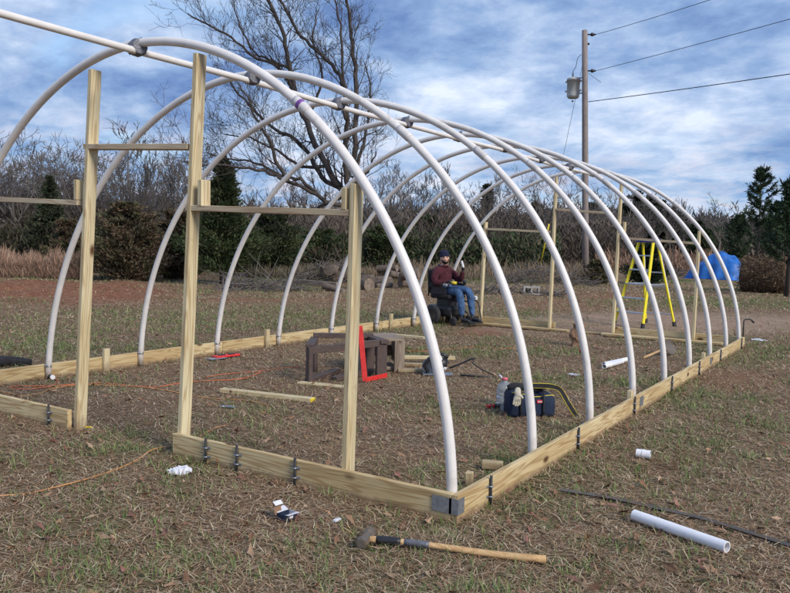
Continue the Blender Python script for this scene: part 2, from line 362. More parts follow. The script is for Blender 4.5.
def ground():
    n=620; t=np.linspace(-1,1,n); g=np.sign(t)*.9*(np.exp(7.6*np.abs(t))-1)
    X,Y=np.meshgrid(g+CAM.x-1.2,g+CAM.y+2.2,indexing='ij'); Z=hgt(X,Y)
    V=np.stack([X,Y,Z],-1).reshape(-1,3)
    i=np.arange(n*n).reshape(n,n); F=np.stack([i[:-1,:-1],i[1:,:-1],i[1:,1:],i[:-1,1:]],-1).reshape(-1,4)
    me=bpy.data.meshes.new('ground'); me.vertices.add(len(V)); me.vertices.foreach_set('co',V.astype(np.float32).ravel())
    me.loops.add(F.size); me.loops.foreach_set('vertex_index',F.astype(np.int32).ravel()); me.polygons.add(len(F)); me.polygons.foreach_set('loop_start',np.arange(0,F.size,4,dtype=np.int32)); me.update(calc_edges=True)
    me.polygons.foreach_set('use_smooth',np.ones(len(F),bool))
    gm,rd,ro,ba=tints(X,Y); a=me.color_attributes.new('soil','FLOAT_COLOR','POINT'); c=np.stack([rd,gm,ro,ba],-1).reshape(-1).astype(np.float32); a.data.foreach_set('color',c)
    m=bpy.data.materials.new('soil_and_turf'); m.use_nodes=True; nt=m.node_tree; N=nt.nodes; L=nt.links; b=N['Principled BSDF']; b.inputs['Roughness'].default_value=.95; b.inputs['Specular IOR Level'].default_value=.1
    tc=N.new('ShaderNodeTexCoord'); at_=N.new('ShaderNodeAttribute'); at_.attribute_name='soil'; sp=N.new('ShaderNodeSeparateColor'); L.new(at_.outputs['Color'],sp.inputs[0])
    def noise(sc,det,st=None):
        x=N.new('ShaderNodeTexNoise'); x.inputs['Scale'].default_value=sc; x.inputs['Detail'].default_value=det; x.inputs['Roughness'].default_value=.7
        L.new(tc.outputs['Object'],x.inputs[0]); return x.outputs[0]
    def ramp(v,st):
        x=N.new('ShaderNodeValToRGB'); L.new(v,x.inputs[0]); e=x.color_ramp.elements
        while len(e)<len(st): e.new(.5)
        for i,(p,c_) in enumerate(st): e[i].position=p; e[i].color=(*c_,1)
        return x.outputs[0]
    def mix(f,a_,b_):
        x=N.new('ShaderNodeMix'); x.data_type='RGBA'
        L.new(f,x.inputs[0]); L.new(a_,x.inputs[6]); L.new(b_,x.inputs[7]); return x.outputs[2]
    fine=noise(38,8); mid=noise(3.5,8)
    straw=ramp(fine,[(.3,(.10,.062,.038)),(.48,(.21,.145,.09)),(.62,(.33,.245,.15)),(.74,(.44,.36,.24))])
    dirt=ramp(fine,[(.3,(.10,.058,.038)),(.7,(.27,.165,.105))])
    base=mix(ramp(mid,[(.42,(0,0,0)),(.6,(.8,.8,.8))]),straw,dirt)
    green=ramp(fine,[(.3,(.05,.065,.025)),(.55,(.12,.14,.055)),(.72,(.22,.22,.10))])
    red=ramp(noise(9,8),[(.3,(.13,.055,.033)),(.55,(.27,.12,.07)),(.72,(.40,.20,.125))])
    road=ramp(noise(5,8),[(.3,(.25,.17,.12)),(.7,(.43,.31,.22))])
    k1=N.new('ShaderNodeMath'); k1.operation='MULTIPLY'; L.new(sp.outputs[1],k1.inputs[0]); k1.inputs[1].default_value=.85
    q=mix(k1.outputs[0],base,green); q=mix(sp.outputs[0],q,red); q=mix(sp.outputs[2],q,road)
    L.new(q,b.inputs['Base Color'])
    bm=N.new('ShaderNodeBump'); bm.inputs['Strength'].default_value=.9; bm.inputs['Distance'].default_value=.03; L.new(noise(45,8),bm.inputs['Height']); L.new(bm.outputs[0],b.inputs['Normal'])
    o=link('ground',me,m); tag(o,kind='structure')
ground()
def scatter(n,rmin,rmax,pw,margin=.10):
    """points in the wedge in front of the camera, density ~ 1/r^pw"""
    u=RNG.random(n); e=2-pw
    r=(rmin**e+u*(rmax**e-rmin**e))**(1/e)
    th=(RNG.random(n)*2-1)*(math.atan(395/FPX)+margin)
    a=YAW+th; x=CAM.x+r*np.sin(a); y=CAM.y+r*np.cos(a); return x,y,r
def strips(x,y,z,ang,tilt,ln,wd,bend,col):
    """two-quad bent blades"""
    n=len(x); dx=np.cos(ang)*np.cos(tilt); dy=np.sin(ang)*np.cos(tilt); dz=np.sin(tilt)
    sx=-np.sin(ang); sy=np.cos(ang); b=np.stack([x,y,z],-1); d=np.stack([dx,dy,dz],-1)*ln[:,None]; s=np.stack([sx,sy,0*x],-1)*(wd/2)[:,None]
    mid=b+d*.5; mid[:,2]+=bend*ln*.5; side=RNG.normal(size=n)[:,None]*.12*ln[:,None]*np.stack([sx,sy,0*x],-1); end=b+d+side; end[:,2]+=bend*ln*.2
    end[:,2]=np.maximum(end[:,2],z-.002)
    q=np.stack([b-s,b+s,mid+s*.9,mid-s*.9, mid-s*.9,mid+s*.9,end+s*.25,end-s*.25],1)
    return q.reshape(-1,3), np.repeat(col,8,axis=0)
def pick(cols,n,jit=.25):
    c=np.array(cols)[RNG.integers(0,len(cols),n)]; return c*(1+jit*(RNG.random((n,1))*2-1))
def grasses():
    n=480000; x,y,r=scatter(n,1.6,34,1.35); g,rd,ro,ba=tints(x,y)
    keep=RNG.random(n)>np.clip(rd*.75+ro*.9+ba*.55+.25*np.clip(fbm(x*3,y*3,71)-.45,0,1)*4,0,.97); x,y,r=x[keep],y[keep],r[keep]; n=len(x)
    sz=1+np.clip(r-5,0,30)*.05
    V,C=strips(x,y,hgt(x,y)+.002+RNG.random(n)*.012,RNG.random(n)*6.28,RNG.normal(size=n)*.13+.12,(.018+RNG.random(n)**2.4*.085)*sz,(.0013+.0016*RNG.random(n)+r*.00035),RNG.random(n)*.14,
        pick([(.44,.34,.21),(.33,.235,.145),(.54,.44,.31),(.26,.17,.105),(.33,.25,.165),(.40,.27,.17),(.20,.12,.07),(.32,.19,.11),(.27,.155,.09),(.50,.41,.28)],n))
    o=link('dry_grass',fastmesh('dry_grass',V,4,C),M['grass']); tag(o,'matted dry brown grass and straw over the ground','grass',kind='stuff')
    n=420000; x,y,r=scatter(n,1.6,40,1.25); g,rd,ro,ba=tints(x,y)
    tuft=np.clip(fbm(x*9,y*9,81,2)-.38,0,1)*3.2
    keep=RNG.random(n)<np.clip((.10+g*1.6)*tuft,0,1)*(1-rd*.8)*(1-ro*.95); x,y,r=x[keep],y[keep],r[keep]; n=len(x)
    V,C=strips(x,y,hgt(x,y),RNG.random(n)*6.28,.35+RNG.random(n)*.9,(.025+RNG.random(n)*.055)*(1+np.clip(r-6,0,30)*.03),(.002+.0012*RNG.random(n)+r*.0004),-RNG.random(n)*.15,
        pick([(.12,.19,.05),(.08,.15,.04),(.18,.23,.08),(.15,.19,.09),(.24,.25,.11)],n))
    o=link('green_grass',fastmesh('green_grass',V,4,C),M['grass']); tag(o,'short green grass tufts among the dry straw','grass',kind='stuff')
    # fallen oak leaves: lobed curled polygons
    n=6500; x,y,r=scatter(n,1.8,18,1.4); VV=[];CC=[]; cols=pick([(.22,.12,.07),(.28,.17,.10),(.17,.09,.055),(.34,.23,.15),(.24,.12,.09)],n)
    hz=hgt(x,y)
    K=10; th=np.linspace(0,2*math.pi,K,endpoint=False)
    prof=np.array([1.0,.45,.72,.38,.55,.9,.5,.42,.75,.42])
    for i in range(n):
        L_=(.010+.016*RNG.random() if RNG.random()<.72 else .028+.028*RNG.random()); rot=RNG.random()*6.28; R3=np.array(Matrix.Rotation(RNG.normal()*.35,3,'X')@Matrix.Rotation(RNG.normal()*.35,3,'Y'))
        p=np.stack([L_*prof*np.cos(th),L_*.62*prof*np.sin(th),0*th],1); p[:,2]=(p[:,1]**2-p[:,0]**2*.4)*9*RNG.normal(); p=p@R3.T
        c,s=math.cos(rot),math.sin(rot); p=np.stack([p[:,0]*c-p[:,1]*s+x[i],p[:,0]*s+p[:,1]*c+y[i],p[:,2]],1); p[:,2]+=hz[i]+.012+abs(p[:,2].min())*.6
        ctr=p.mean(0)
        for j in range(K): VV.append([ctr,p[j],p[(j+1)%K]])
        CC.append(np.repeat(cols[i:i+1],K*3,0))
    o=link('fallen_leaves',fastmesh('fallen_leaves',np.array(VV),3,np.concatenate(CC)),M['leaf']); tag(o,'curled brown oak leaves strewn over the grass','leaves',kind='stuff')
grasses()
# ---------------------------------------------------------------- greenhouse frame
def board(name,p0,p1,w,h,mat_,parent=None,label=None,up=(0,0,1),bev=.003):
    """timber from p0 to p1 (centre line), w across, h along up"""
    p0=Vector(p0); p1=Vector(p1); Mx=frame(p1-p0,up,p0); L_=(p1-p0).length
    return MB().box((L_/2,0,0),(L_,w,h),bev=bev).build(name,mat_,parent,label,Mx)
HOOPS=[(-0.012,-0.016,-5.229,2.838,1.931,0.012),(1.110,-0.004,-5.356,2.836,1.930,0.028),(2.281,0.021,-5.353,2.810,1.995,0.021),
(3.486,0.010,-5.346,2.804,1.963,0.024),(4.656,0.003,-5.323,2.795,1.921,0.029),(5.849,-0.015,-5.296,2.800,1.983,0.017),
(7.051,-0.016,-5.269,2.775,1.975,0.017),(8.227,-0.025,-5.252,2.771,1.938,0.013),(9.350,-0.035,-5.259,2.769,1.946,0.009)]
WD,BH=5.3186,.149; YF,YE=-.08,9.42
def arcpt(h,t):
    y,xr,xl,A,e,k=h; xr=min(xr,-.03); c,s=math.cos(t),math.sin(t); z=A*abs(s)**(2/e)
    return Vector(((xr+xl)/2+(xr-xl)/2*math.copysign(abs(c)**(2/e),c)+k*z,y,z))
G=thing('greenhouse_frame','unfinished hoop greenhouse frame of white plastic pipe arches on a timber base','greenhouse frame',(-2.6,YF,0))
def pipe_strap(pos,parent,rad=.034):
    b=MB(); b.tube([(0,0,-.012),(0,0,.012)],rad,14,M=Matrix.Translation(pos)); b.box((-rad-.014,0,0),(.03,.006,.024),Matrix.Translation(pos)); b.tube([(-rad-.016,-.012,0),(-rad-.016,.012,0)],.006,6,M=Matrix.Translation(pos)); b.box((rad+.006,0,0),(.02,.004,.03),Matrix.Translation(pos))
    b.build('pipe_strap',M['galv'],parent)
RIDGE=[(143,50),(252,78),(345,103),(410,121),(465,137),(508,150),(542,161)]
ridge=[ony(*q,HOOPS[i][0]) for i,q in enumerate(RIDGE)]+[Vector((-2.43,8.23,2.70)),Vector((-2.43,9.5,2.69))]
for i,q in enumerate(ridge): q.x=-2.6+.018*i; q.z=min(q.z,2.79)
for i,h in enumerate(HOOPS):
    ts=np.linspace(0,math.pi,90); pts=[arcpt(h,t) for t in ts]
    hp=MB().tube(pts,.0302,16).build('arch_pipe',M['pvc'],G,['nearest white pipe arch with a purple smear near its joint',None,None,None,None,None,None,None,'farthest white pipe arch at the end wall'][i])
    # glued joints: a slightly wider bell sleeve on either haunch
    for tj in ((.93+.02*math.sin(i*3),) if i else (.945,)):
        for a_,b_ in ((tj-.012,tj+.035),):
            MB().tube([arcpt(h,a_+(b_-a_)*k/5) for k in range(6)],[.0315,.0335,.0335,.0335,.0335,.0315],16).build('coupling',M['pvc_dull'],hp)
    if i==0:
        MB().tube([arcpt(h,.955+.005*k) for k in range(3)],.0338,16).build('primer_smear',M['primer'],hp)
    # dark tape clamp where the ridge pipe is lashed under the arch
    tm=min(ts,key=lambda t:abs(arcpt(h,t).x-ridge[i].x)); top=arcpt(h,tm); rp=ridge[i]
    rp.z=top.z-.058
    b=MB(); c=(top+rp)/2
    ring=[c+Vector((.055*math.cos(a),.045*math.sin(a)*.7,.066*math.sin(a))) for a in np.linspace(0,2*math.pi,13)]
    b.tube([c+Vector((-.055,.02,0)),c+Vector((-.02,.005,.0)),c+Vector((.02,-.005,0)),c+Vector((.055,-.02,0))],[.045,.062,.064,.05],9)
    b.tube([c+Vector((-.05,-.045,-.03)),c+Vector((.02,.04,.05))],[.03,.036],6)
    b.build('tape_lashing',M['duct'],hp)
# ridge pipe
rp=[ridge[0]+(ridge[0]-ridge[2])*.55]+ridge
MB().tube(crom(rp,5),.0245,14).build('ridge_pipe',M['pvc'],G)
# base boards
t=.038
def stake_strap(x,y,ax):
    """short black rebar stake on the outer face with two silver conduit straps"""
    b=MB(); o=Vector((x,y,0)); side=Vector((1,0,0)) if ax=='x' else Vector((0,-1,0)); al=Vector((0,1,0)) if ax=='x' else Vector((1,0,0))
    p=o+side*.011; pts=[p+Vector((0,0,-.05)),p+Vector((0,0,BH+.018))]
    s_=b.tube(pts,.0085,8).build('rebar_stake',M['rebar'],G)
    for z in (.045,.105):
        q=MB(); Mx=frame(al,(0,0,1),o+Vector((0,0,z)))
        for sg in(-1,1): q.box((sg*.022,0,0),(.024,.005,.016),Mx)
        q.tube([o+al*-.013+Vector((0,0,z))+side*.002,o+al*-.009+Vector((0,0,z))+side*.017,o+Vector((0,0,z))+side*.022,o+al*.009+Vector((0,0,z))+side*.017,o+al*.013+Vector((0,0,z))+side*.002],.005,6)
        q.build('conduit_strap',M['galv'],s_)
def bd(p0,p1,lab=None,h=BH+.03,z=None,w=t,m_='lumber_board'):
    z=BH-h/2 if z is None else z
    return board('base_board',(p0[0],p0[1],z),(p1[0],p1[1],z),w,h,M[m_],G,lab)
xo=t/2+.002
SEG=[(YF,3.46),(3.466,6.7),(6.706,YE)]
for a_,b_ in SEG: bd((xo,a_),(xo,b_))
bd((-2.17,YF+t/2),(0.0,YF+t/2),'front base board right of the doorway')
bd((-5.40,YF+t/2),(-3.33,YF+t/2),'front base board left of the doorway')
LX=lambda y:-5.415+.011*y
for a_,b_ in [(YF,3.6),(3.606,7.3),(7.306,YE-.04)]: bd((LX(a_),a_),(LX(b_),b_))
bd((-WD,YE-.02),(-3.05,YE-.02),'far end base board left of the doorway'); bd((-1.98,YE-.02),(0,YE-.02),'far end base board right of the doorway')
# flat planks laid inside the far end
board('ground_plank',(-4.5,YE-.2,.03),(-2.75,YE-.17,.03),.14,.038,M['lumber_board'],G); board('ground_plank',(-2.15,YE-.2,.03),(-.25,YE-.16,.03),.14,.038,M['lumber_board'],G)
board('ground_plank',(-2.62,YE-.08,.02),(-1.95,YE+.02,.02),.09,.03,M['lumber_board'],G)
for u,v in [(489,492),(577,440),(633.5,407),(671,386),(698.5,368.5),(720,355),(741,343)]:
    d=ray(u,v); tt=(xo+t/2-CAM.x)/d.x; q=CAM+d*tt; stake_strap(xo+t/2+.001,q.y,'x')
for u,v in [(207,452),(238,464),(296,476),(50,414)]:
    q=ony(u,v,YF); stake_strap(q.x,YF-.001,'y')
# corner bracket and splice plates
b=MB(); b.box((-.055,YF-.004,.085),(.12,.004,.085)); b.box((.0+.045,YF+.03,.085),(.004,.07,.085))
b.box((.018,YF-.004,.085),(.055,.004,.085)); b.build('corner_bracket',M['galv'],G)
for y in (3.46,6.7):
    MB().box((xo+t/2+.003,y+.07,.085),(.003,.11,.09)).build('splice_plate',M['galv'],G)
# wooden stakes behind side boards
for u,v,hh in [(110,362,.24),(269,343,.24),(391,322,.26),(185,352,0)]:
    if hh:
        d=ray(u,v); q=CAM+d*((-WD+.03-CAM.x)/d.x); board('wooden_stake',(LX(q.y)+.041,q.y,-.1),(LX(q.y)+.043,q.y,hh),.038,.075,M['lumber'],G,up=(0,1,0))
for y in (3.38,6.6): board('wooden_stake',(-.022,y,-.1),(-.022,y,.2),.038,.07,M['lumber'],G,up=(0,1,0))
# straps on the left and right pipe feet
for i,h in enumerate(HOOPS):
    pipe_strap(arcpt(h,math.pi-.03)+Vector((.0,0,.06)) if i else arcpt(h,math.pi-.03),G)
    pipe_strap(arcpt(h,.02)+Vector((0,0,.03)),G)
# posts (2x4, narrow face to the front)
def post(p0,p1,lab=None,w=.038,d=.089): return board('post',p0,p1,d,w,M['lumber'],G,lab,up=(1,0,0))
YP=YF+t+.045
def pp(u0,v0,u1,v1,y,zb=-.02):
    a=ony(u0,v0,y); b_=ony(u1,v1,y); k=(b_.x-a.x)/(b_.z-a.z); return Vector((a.x+k*(zb-a.z),y,zb)),Vector((b_.x,y,b_.z))
for q in [(80,428,95,70),(184,435,200,54),(348,470,357,184)]:
    a_,b_=pp(*q,YP); post(a_,b_)
    if q[0]!=348: pass
post((-4.5,YP,-.02),(-4.46,YP,1.86))
def rail(u0,v0,u1,v1,y,x0=None,lab=None):
    a=ony(u0,v0,y); b_=ony(u1,v1,y)
    if x0 is not None: a=Vector((x0,y,a.z+(a.z-b_.z)*.02))
    board('cross_rail',a,b_,.089,.038,M['rail'],G,lab)
rail(88,147,192,147,YP,lab='upper cross rail over the doorway'); rail(0,199,82,203,YP,x0=-4.44,lab='cross rail left of the doorway'); rail(190,208,353,213,YP+.003,lab='cross rail with dark bark edge')
# short blocks beside the posts
def blk(u,v0,v1,y,w=.07): 
    a=ony(u,v0,y); b_=ony(u,v1,y); board('cleat',(a.x,y,a.z),(a.x,y,b_.z),.085,.036,M['lumber'],G,up=(1,0,0))
blk(204,206,180,YP-.002); blk(80,200,180,YP-.002); blk(347.5,210,188,YP-.002)
YB=YE-.095
for q in [(480.5,317,486,222),(549.5,329,556.5,177),(613,331,621.5,184),(693,343,699.5,231)]:
    a_,b_=pp(*q,YB); post(a_,b_)
rail(487,229,551,232,YB); rail(556,209.5,612,213.5,YB); rail(622,238,697,243.5,YB)
blk(624,209+27,209+13,YB)
# ---------------------------------------------------------------- stepladder
def ladder():
    base=gp(642,329); 
    # feet seen in the photo at (618,322) (631,327) (654,324) (672,327)
    F=[gp(617,325),gp(632,329),gp(655.5,323),gp(671,325.5)]
    # build a true A frame: front pair (steps) at the left, rear pair at the right
    c=(F[0]+F[1]+F[2]+F[3])/4; ax=((F[2]+F[3])-(F[0]+F[1])).normalized(); lat=Vector((0,0,1)).cross(ax)
    top=over(c,240).z; hs=.43; t_=thing('stepladder','open yellow step ladder with blue top standing inside the far doorway','ladder',(c.x,c.y,0))
    def P(a,l,z): return c+ax*a+lat*l+Vector((0,0,z))
    Hh=top-.03; rails={}
    for side,a0 in (('f',-.50),('r',.50)):
        for l,sg in ((.30,1),(-.30,-1)):
            p0=P(a0,sg*.33,0.0); p1=P(a0*.12,sg*.16,Hh); rails[(side,sg)]=(p0,p1)
            r_=board('side_rail',p0,p1,.028,.065 if side=='f' else .045,M['ladder'],t_,up=ax)
            MB().box((.04,0,0),(.10,.036,.075),frame(p1-p0,ax,p0)).build('foot',M['rubber'],r_)
            if side=='r': MB().box((.62*1.6,0,0),(.85,.034,.012),frame(p1-p0,ax,p0+ax*.02)).build('sticker',M['white'],r_)
    for k in range(1,6):
        f=k/6; a=rails[('f',1)][0].lerp(rails[('f',1)][1],f); b_=rails[('f',-1)][0].lerp(rails[('f',-1)][1],f)
        board('step',a,b_,.09,.022,M['alu'],t_,up=(0,0,1))
        if k in(1,3,4): 
            a=rails[('r',1)][0].lerp(rails[('r',1)][1],f-.03); b_=rails[('r',-1)][0].lerp(rails[('r',-1)][1],f-.03); board('brace',a,b_,.02,.025,M['alu'],t_)
    Mx=frame(ax,(0,0,1),P(0,0,Hh+.02)); MB().box((0,0,0),(.22,.40,.07),bev=.015).build('top_cap',M['ladder_blue'],t_,M=Mx)
    for sg in (1,-1):
        a=rails[('f',sg)][0].lerp(rails[('f',sg)][1],.5); b_=rails[('r',sg)][0].lerp(rails[('r',sg)][1],.5); board('spreader',a,b_,.006,.02,M['alu'],t_)
ladder()
# ---------------------------------------------------------------- small objects on the ground
def rod_px(pts,z=.01): return [gp(u,v,z) for u,v in pts]
# sledge hammer
def sledge():
    a=gp(366,539,.035); b_=gp(546,559,.02); t_=thing('sledge_hammer','long handled sledge hammer with rusty steel head and taped neck lying on the grass','hammer',(a.x,a.y,0))
    d=(b_-a).normalized(); n=14; L_=(b_-a).length
    def pt(f): return a.lerp(b_,f)+Vector((0,0,.006*math.sin(f*6)))
    MB().tube([pt(-.02+i/n*1.02) for i in range(n+1)],[.017,.0165,.0155,.0145,.014,.0142,.0148,.0155,.016,.0165,.017,.0178,.0185,.0188,.018],12).build('handle',M['handle_wood'],t_)
    MB().tube([pt(.06+.02*i) for i in range(8)],[.017,.0205,.021,.0215,.021,.0205,.020,.018],12).build('tape_wrap',M['black'],t_)
    MB().tube([pt(.22+.02*i) for i in range(8)],[.0155,.0165,.0162,.0165,.016,.0162,.016,.0153],12).build('tape_wrap',M['duct'],t_)
    hd=Vector((-d.y,d.x,0)); h0=gp(374,527,.04); h1=gp(359,546,.04); ax=(h0-h1).normalized(); c=a+Vector((0,0,.004))
    prof=[(-.082,.020),(-.080,.027),(-.060,.0295),(-.040,.028),(-.026,.0235),(0,.0235),(.026,.0235),(.040,.028),(.060,.0295),(.080,.027),(.082,.020)]
    MB().tube([c+ax*x for x,r in prof],[r*1.12 for x,r in prof],8,smooth=False).build('head',M['steel'],t_)
sledge()
# loose white pipe and black bar, white can
def hollow(p0,p1,r,ri,k=20):
    b=MB(); b.tube([p0,p1],r,k,cap=False); b.tube([p0,p1],ri,k,cap=False); d=(p1-p0).normalized()
    for e,q in ((p0,-1),(p1,1)):
        n=len(b.v)
        v1=[b.v[j+(0 if q<0 else k)] for j in range(k)]; v2=[b.v[2*k+j+(0 if q<0 else k)] for j in range(k)]
        b.v+=v1+v2; b.f+=[[n+j,n+(j+1)%k,n+k+(j+1)%k,n+k+j] for j in range(k)]; b.sm+=[False]*k; b.mi+=[0]*k
    return b
tag(hollow(gp(634,515,.031),gp(727,547.5,.031),.0302,.0245).build('plastic_pipe',M['pvc_clean']),'short loose white plastic pipe offcut lying beside the thin black bar','pipe')
tag(MB().tube(crom(rod_px([(560,490),(610,498),(660,509),(700,518),(750,533),(800,549),(830,560)],.012),4),.012,4,smooth=False).build('metal_bar',M['steel']),'long thin black metal bar lying in the grass by the white pipe offcut','bar')
o=thing('pipe_coupling','small white plastic coupling lying outside the long timber side','coupling',gp(643,456))
a_,b_=gp(636.5,453,.03),gp(650.5,455,.03)
hollow(a_,b_,.031,.026).build('sleeve',M['pvc_clean'],o); d=(b_-a_); MB().tube([a_+d*.42,a_+d*.58],.0335,20,cap=False).build('collar',M['pvc_clean'],o)
# small open carton
def carton():
    c=gp(287,520); t_=thing('carton','small open dark blue and white carton on the grass in front of the timber','box',(c.x,c.y,0))
    ax=(gp(299,516)-gp(276,524)); ax.z=0; Mx=frame(ax.normalized(),(0,0,1),(c.x,c.y,.006)); w,d_,h=.085,.06,.035
    b=MB()
    b.box((0,0,.001),(w,d_,.002),mi=0)
    b.box((0,-d_/2,h/2),(w,.002,h),mi=0); b.box((0,d_/2,h/2),(w,.002,h),mi=0); b.box((-w/2,0,h/2),(.002,d_-.004,h),mi=0); b.box((w/2,0,h/2),(.002,d_-.004,h),mi=1)
    b.build('body',[M['navy'],M['paper']],t_,M=Mx)
    MB().box((0,-d_/2-.0025,h*.5),(w*.3,.002,h*.35)).build('label',M['paper'],t_,M=Mx)
    for k in range(4): MB().box((w/2+.0022,-.018+k*.012,h*.5),(.0015,.004,h*.5)).build('printed_mark',M['navy'],t_,M=Mx)
    fl=MB(); fl.box((0,.02,0),(w*.95,.04,.0015)); fl.build('flap',M['paper'],t_,M=Mx@Matrix.Translation((0,d_/2+.001,h))@Matrix.Rotation(math.radians(20),4,'X'))
    fl=MB(); fl.box((0,-.012,0),(w*.95,.024,.0015)); fl.build('flap',M['paper'],t_,M=Mx@Matrix.Translation((0,-d_/2-.001,h+.001))@Matrix.Rotation(math.radians(-8),4,'X'))
    fl=MB(); fl.box((0,0,.032),(.05,.0015,.065)); fl.build('flap',M['cardboard'],t_,M=Mx@Matrix.Translation((-.03,d_/2+.006,h-.01))@Matrix.Rotation(math.radians(-14),4,'X'))
    fl=MB(); fl.box((0,-.01,0),(.055,.028,.0015)); fl.build('flap',M['paper'],t_,M=Mx@Matrix.Translation((-.028,d_/2+.02,h+.056))@Matrix.Rotation(math.radians(35),4,'X'))
carton()
# little brush with white label
c=gp(337,524); t_=thing('small_brush','tiny wooden stick with a white tag lying near the hammer head','brush',(c.x,c.y,0))
MB().tube([gp(339,525,.022),gp(352,533,.024)],.0035,6).build('stick',M['handle_wood'],t_)
MB().box((0,0,.016),(.05,.022,.012),frame(gp(343,521)-gp(331,526),(0,0,1),(gp(337,523).x,gp(337,523).y,0)),bev=.002).build('tag',M['paper'],t_)
# crumpled sheet blob
def crumple(name,c,sx,sy,sz,mt,seed,lab,cat,parent=None,n=26,rot=0):
    b=MB(); r_=random.Random(seed); vs=[];fs=[]
    for i in range(n):
        for j in range(n):
            u=i/(n-1)*2-1; v=j/(n-1)*2-1; e=max(abs(u),abs(v)); 
            rr=1-.22*fbm(np.array([5*math.atan2(v,u)+9.]),np.array([1.+seed]),seed,2)[0]*1.6*e
            h=fbm(np.array([u*2.2+seed]),np.array([v*2.2]),seed,2)[0]; z=sz*(max(0,1-e**3)*.55+.9*(abs(h-.5)*2.2)*(1-.5*e))
            x=u*sx*rr*math.sqrt(1-v*v/2.4); y=v*sy*rr*math.sqrt(1-u*u/2.4); vs.append((c[0]+x*math.cos(rot)-y*math.sin(rot),c[1]+x*math.sin(rot)+y*math.cos(rot),c[2]+z))
    fs=[(i*n+j,(i+1)*n+j,(i+1)*n+j+1,i*n+j+1) for i in range(n-1) for j in range(n-1)]
    b.add(vs,fs); o=b.build(name,mt,parent)
    if lab: tag(o,lab,cat)
    return o
crumple('plastic_bag',gp(180,472,.006),.085,.085,.035,M['paper'],4,'crumpled white plastic bag on the grass by the doorway board end','plastic bag')
crumple('paper_scrap',gp(162+400+182,464-340+220,.006),.06,.05,.02,M['paper'],14,'white scrap outside the far right corner of the frame','scrap') if 0 else None
crumple('white_scrap',gp(759,340.5,.006),.16,.07,.03,M['paper'],14,'white scrap on the ground beyond the far right corner stake','scrap')
crumple('paper_scrap',gp(574,375,.006),.09,.04,.02,M['paper'],15,'small flat cream scrap between the tool bag and the far boards','scrap')
# bar lumber on the ground
def loose(u0,v0,u1,v1,w,h,lab,m_='lumber',z0=0.0,label2=None,cat='board'):
    a=gp(u0,v0,z0+h/2); b_=gp(u1,v1,z0+h/2); o=board('loose_board',a,b_,w,h,M[m_]); tag(o,lab,cat); return a,b_,o
a_,b_,_o=loose(222,390,312,400,.085,.038,'pale loose board with a yellow painted end on the floor of the frame','bright_wood')
bpy.data.objects.remove(_o)
t_=thing('marked_board','pale loose board with a yellow painted end lying inside the frame','board',(a_.x,a_.y,0))
board('plank',a_,b_,.085,.038,M['bright_wood'],t_); board('painted_end',b_,b_+(b_-a_).normalized()*.012,.083,.036,M['yellow'],t_)
loose(299,382.5,356,388,.09,.02,'thin pale board lying under the dark brown frame','bright_wood')
loose(383,334,425,338,.085,.038,'pale loose board lying near the wheelchair wheels','bright_wood')
for i,(q,lab) in enumerate([((398,357,455,358),'uppermost pale offcut in the small lumber pile'),((400,364,440,366),'middle pale offcut in the small lumber pile'),((398,370,442,371),'lowest pale offcut in the small lumber pile')]):
    loose(*q,.09,.038,lab,['bright_wood','lumber','lumber'][i],z0=.05 if i==0 else 0)
# offcut blocks inside the near corner
c=gp(490,470); tag(board('wood_block',c+Vector((-.06,.0,.03)),c+Vector((.07,.05,.03)),.06,.05,M['lumber']),'pale wooden offcut wedge lying inside the near corner beside the second arch','wood block')
c=gp(472,486); tag(board('wood_block',c+Vector((-.02,0,.0)),c+Vector((-.02,0,.085)),.05,.045,M['lumber'],up=(1,.3,0)),'small upright wooden block just inside the near corner','wood block')
# dark brown plank frames
def beam(b,p0,p1,w,h,up=(0,0,1)):
    p0=Vector(p0);p1=Vector(p1); L_=(p1-p0).length; b.box((L_/2,0,0),(L_,w,h),frame(p1-p0,up,p0),bev=.004)
def brown_frame():
    A=gp(309,383); B=gp(388,378); D=gp(341,368.5)     # near left, near right, far left feet
    t_=thing('plank_bench_frame','dark brown open box frame of thick planks lying on its side inside the greenhouse','bench frame',(A.x,A.y,0))
    ax=(B-A); ax.z=0; Lx=ax.length; ax.normalize(); ly=Vector((-ax.y,ax.x,0)); Dp=.62; Hh=.37
    if ly.y<0: ly=-ly
    P=lambda x,y,z: A+ax*x+ly*y+Vector((0,0,z))
    # near loop and far loop, each of four planks; cross planks
    parts=[(P(0,0,.0),P(0,0,Hh),.10,.045,ax),(P(Lx*.93,0.05,0),P(Lx*.93,0.05,Hh),.12,.05,ly),(P(-.02,0,Hh-.03),P(Lx*.97,.05,Hh+.02),.05,.075,(0,0,1)),
           (P(0,.02,.025),P(.55*Lx,.45,.035),.09,.045,(0,0,1)),(P(.30*Lx,.0,.025),P(.97*Lx,.30,.04),.09,.045,(0,0,1)),
           (P(.32*Lx,Dp,0),P(.32*Lx,Dp,Hh),.10,.045,ax),(P(.3*Lx,Dp,Hh+.05),P(Lx*1.0,.40,Hh+.05),.09,.05,(0,0,1)),(P(0,0,Hh+.02),P(.32*Lx,Dp,Hh+.02),.09,.03,(0,0,1)),
           (P(Lx*.97,.42,0),P(Lx*.97,.42,Hh+.03),.10,.045,ly),(P(Lx*.95,0,Hh+.03),P(Lx*.97,.45,Hh+.03),.10,.04,(0,0,1))]
    for p0,p1,w,h,up in parts: board('plank',p0,p1,w,h,M['brown_frame'],t_,up=up)
brown_frame()
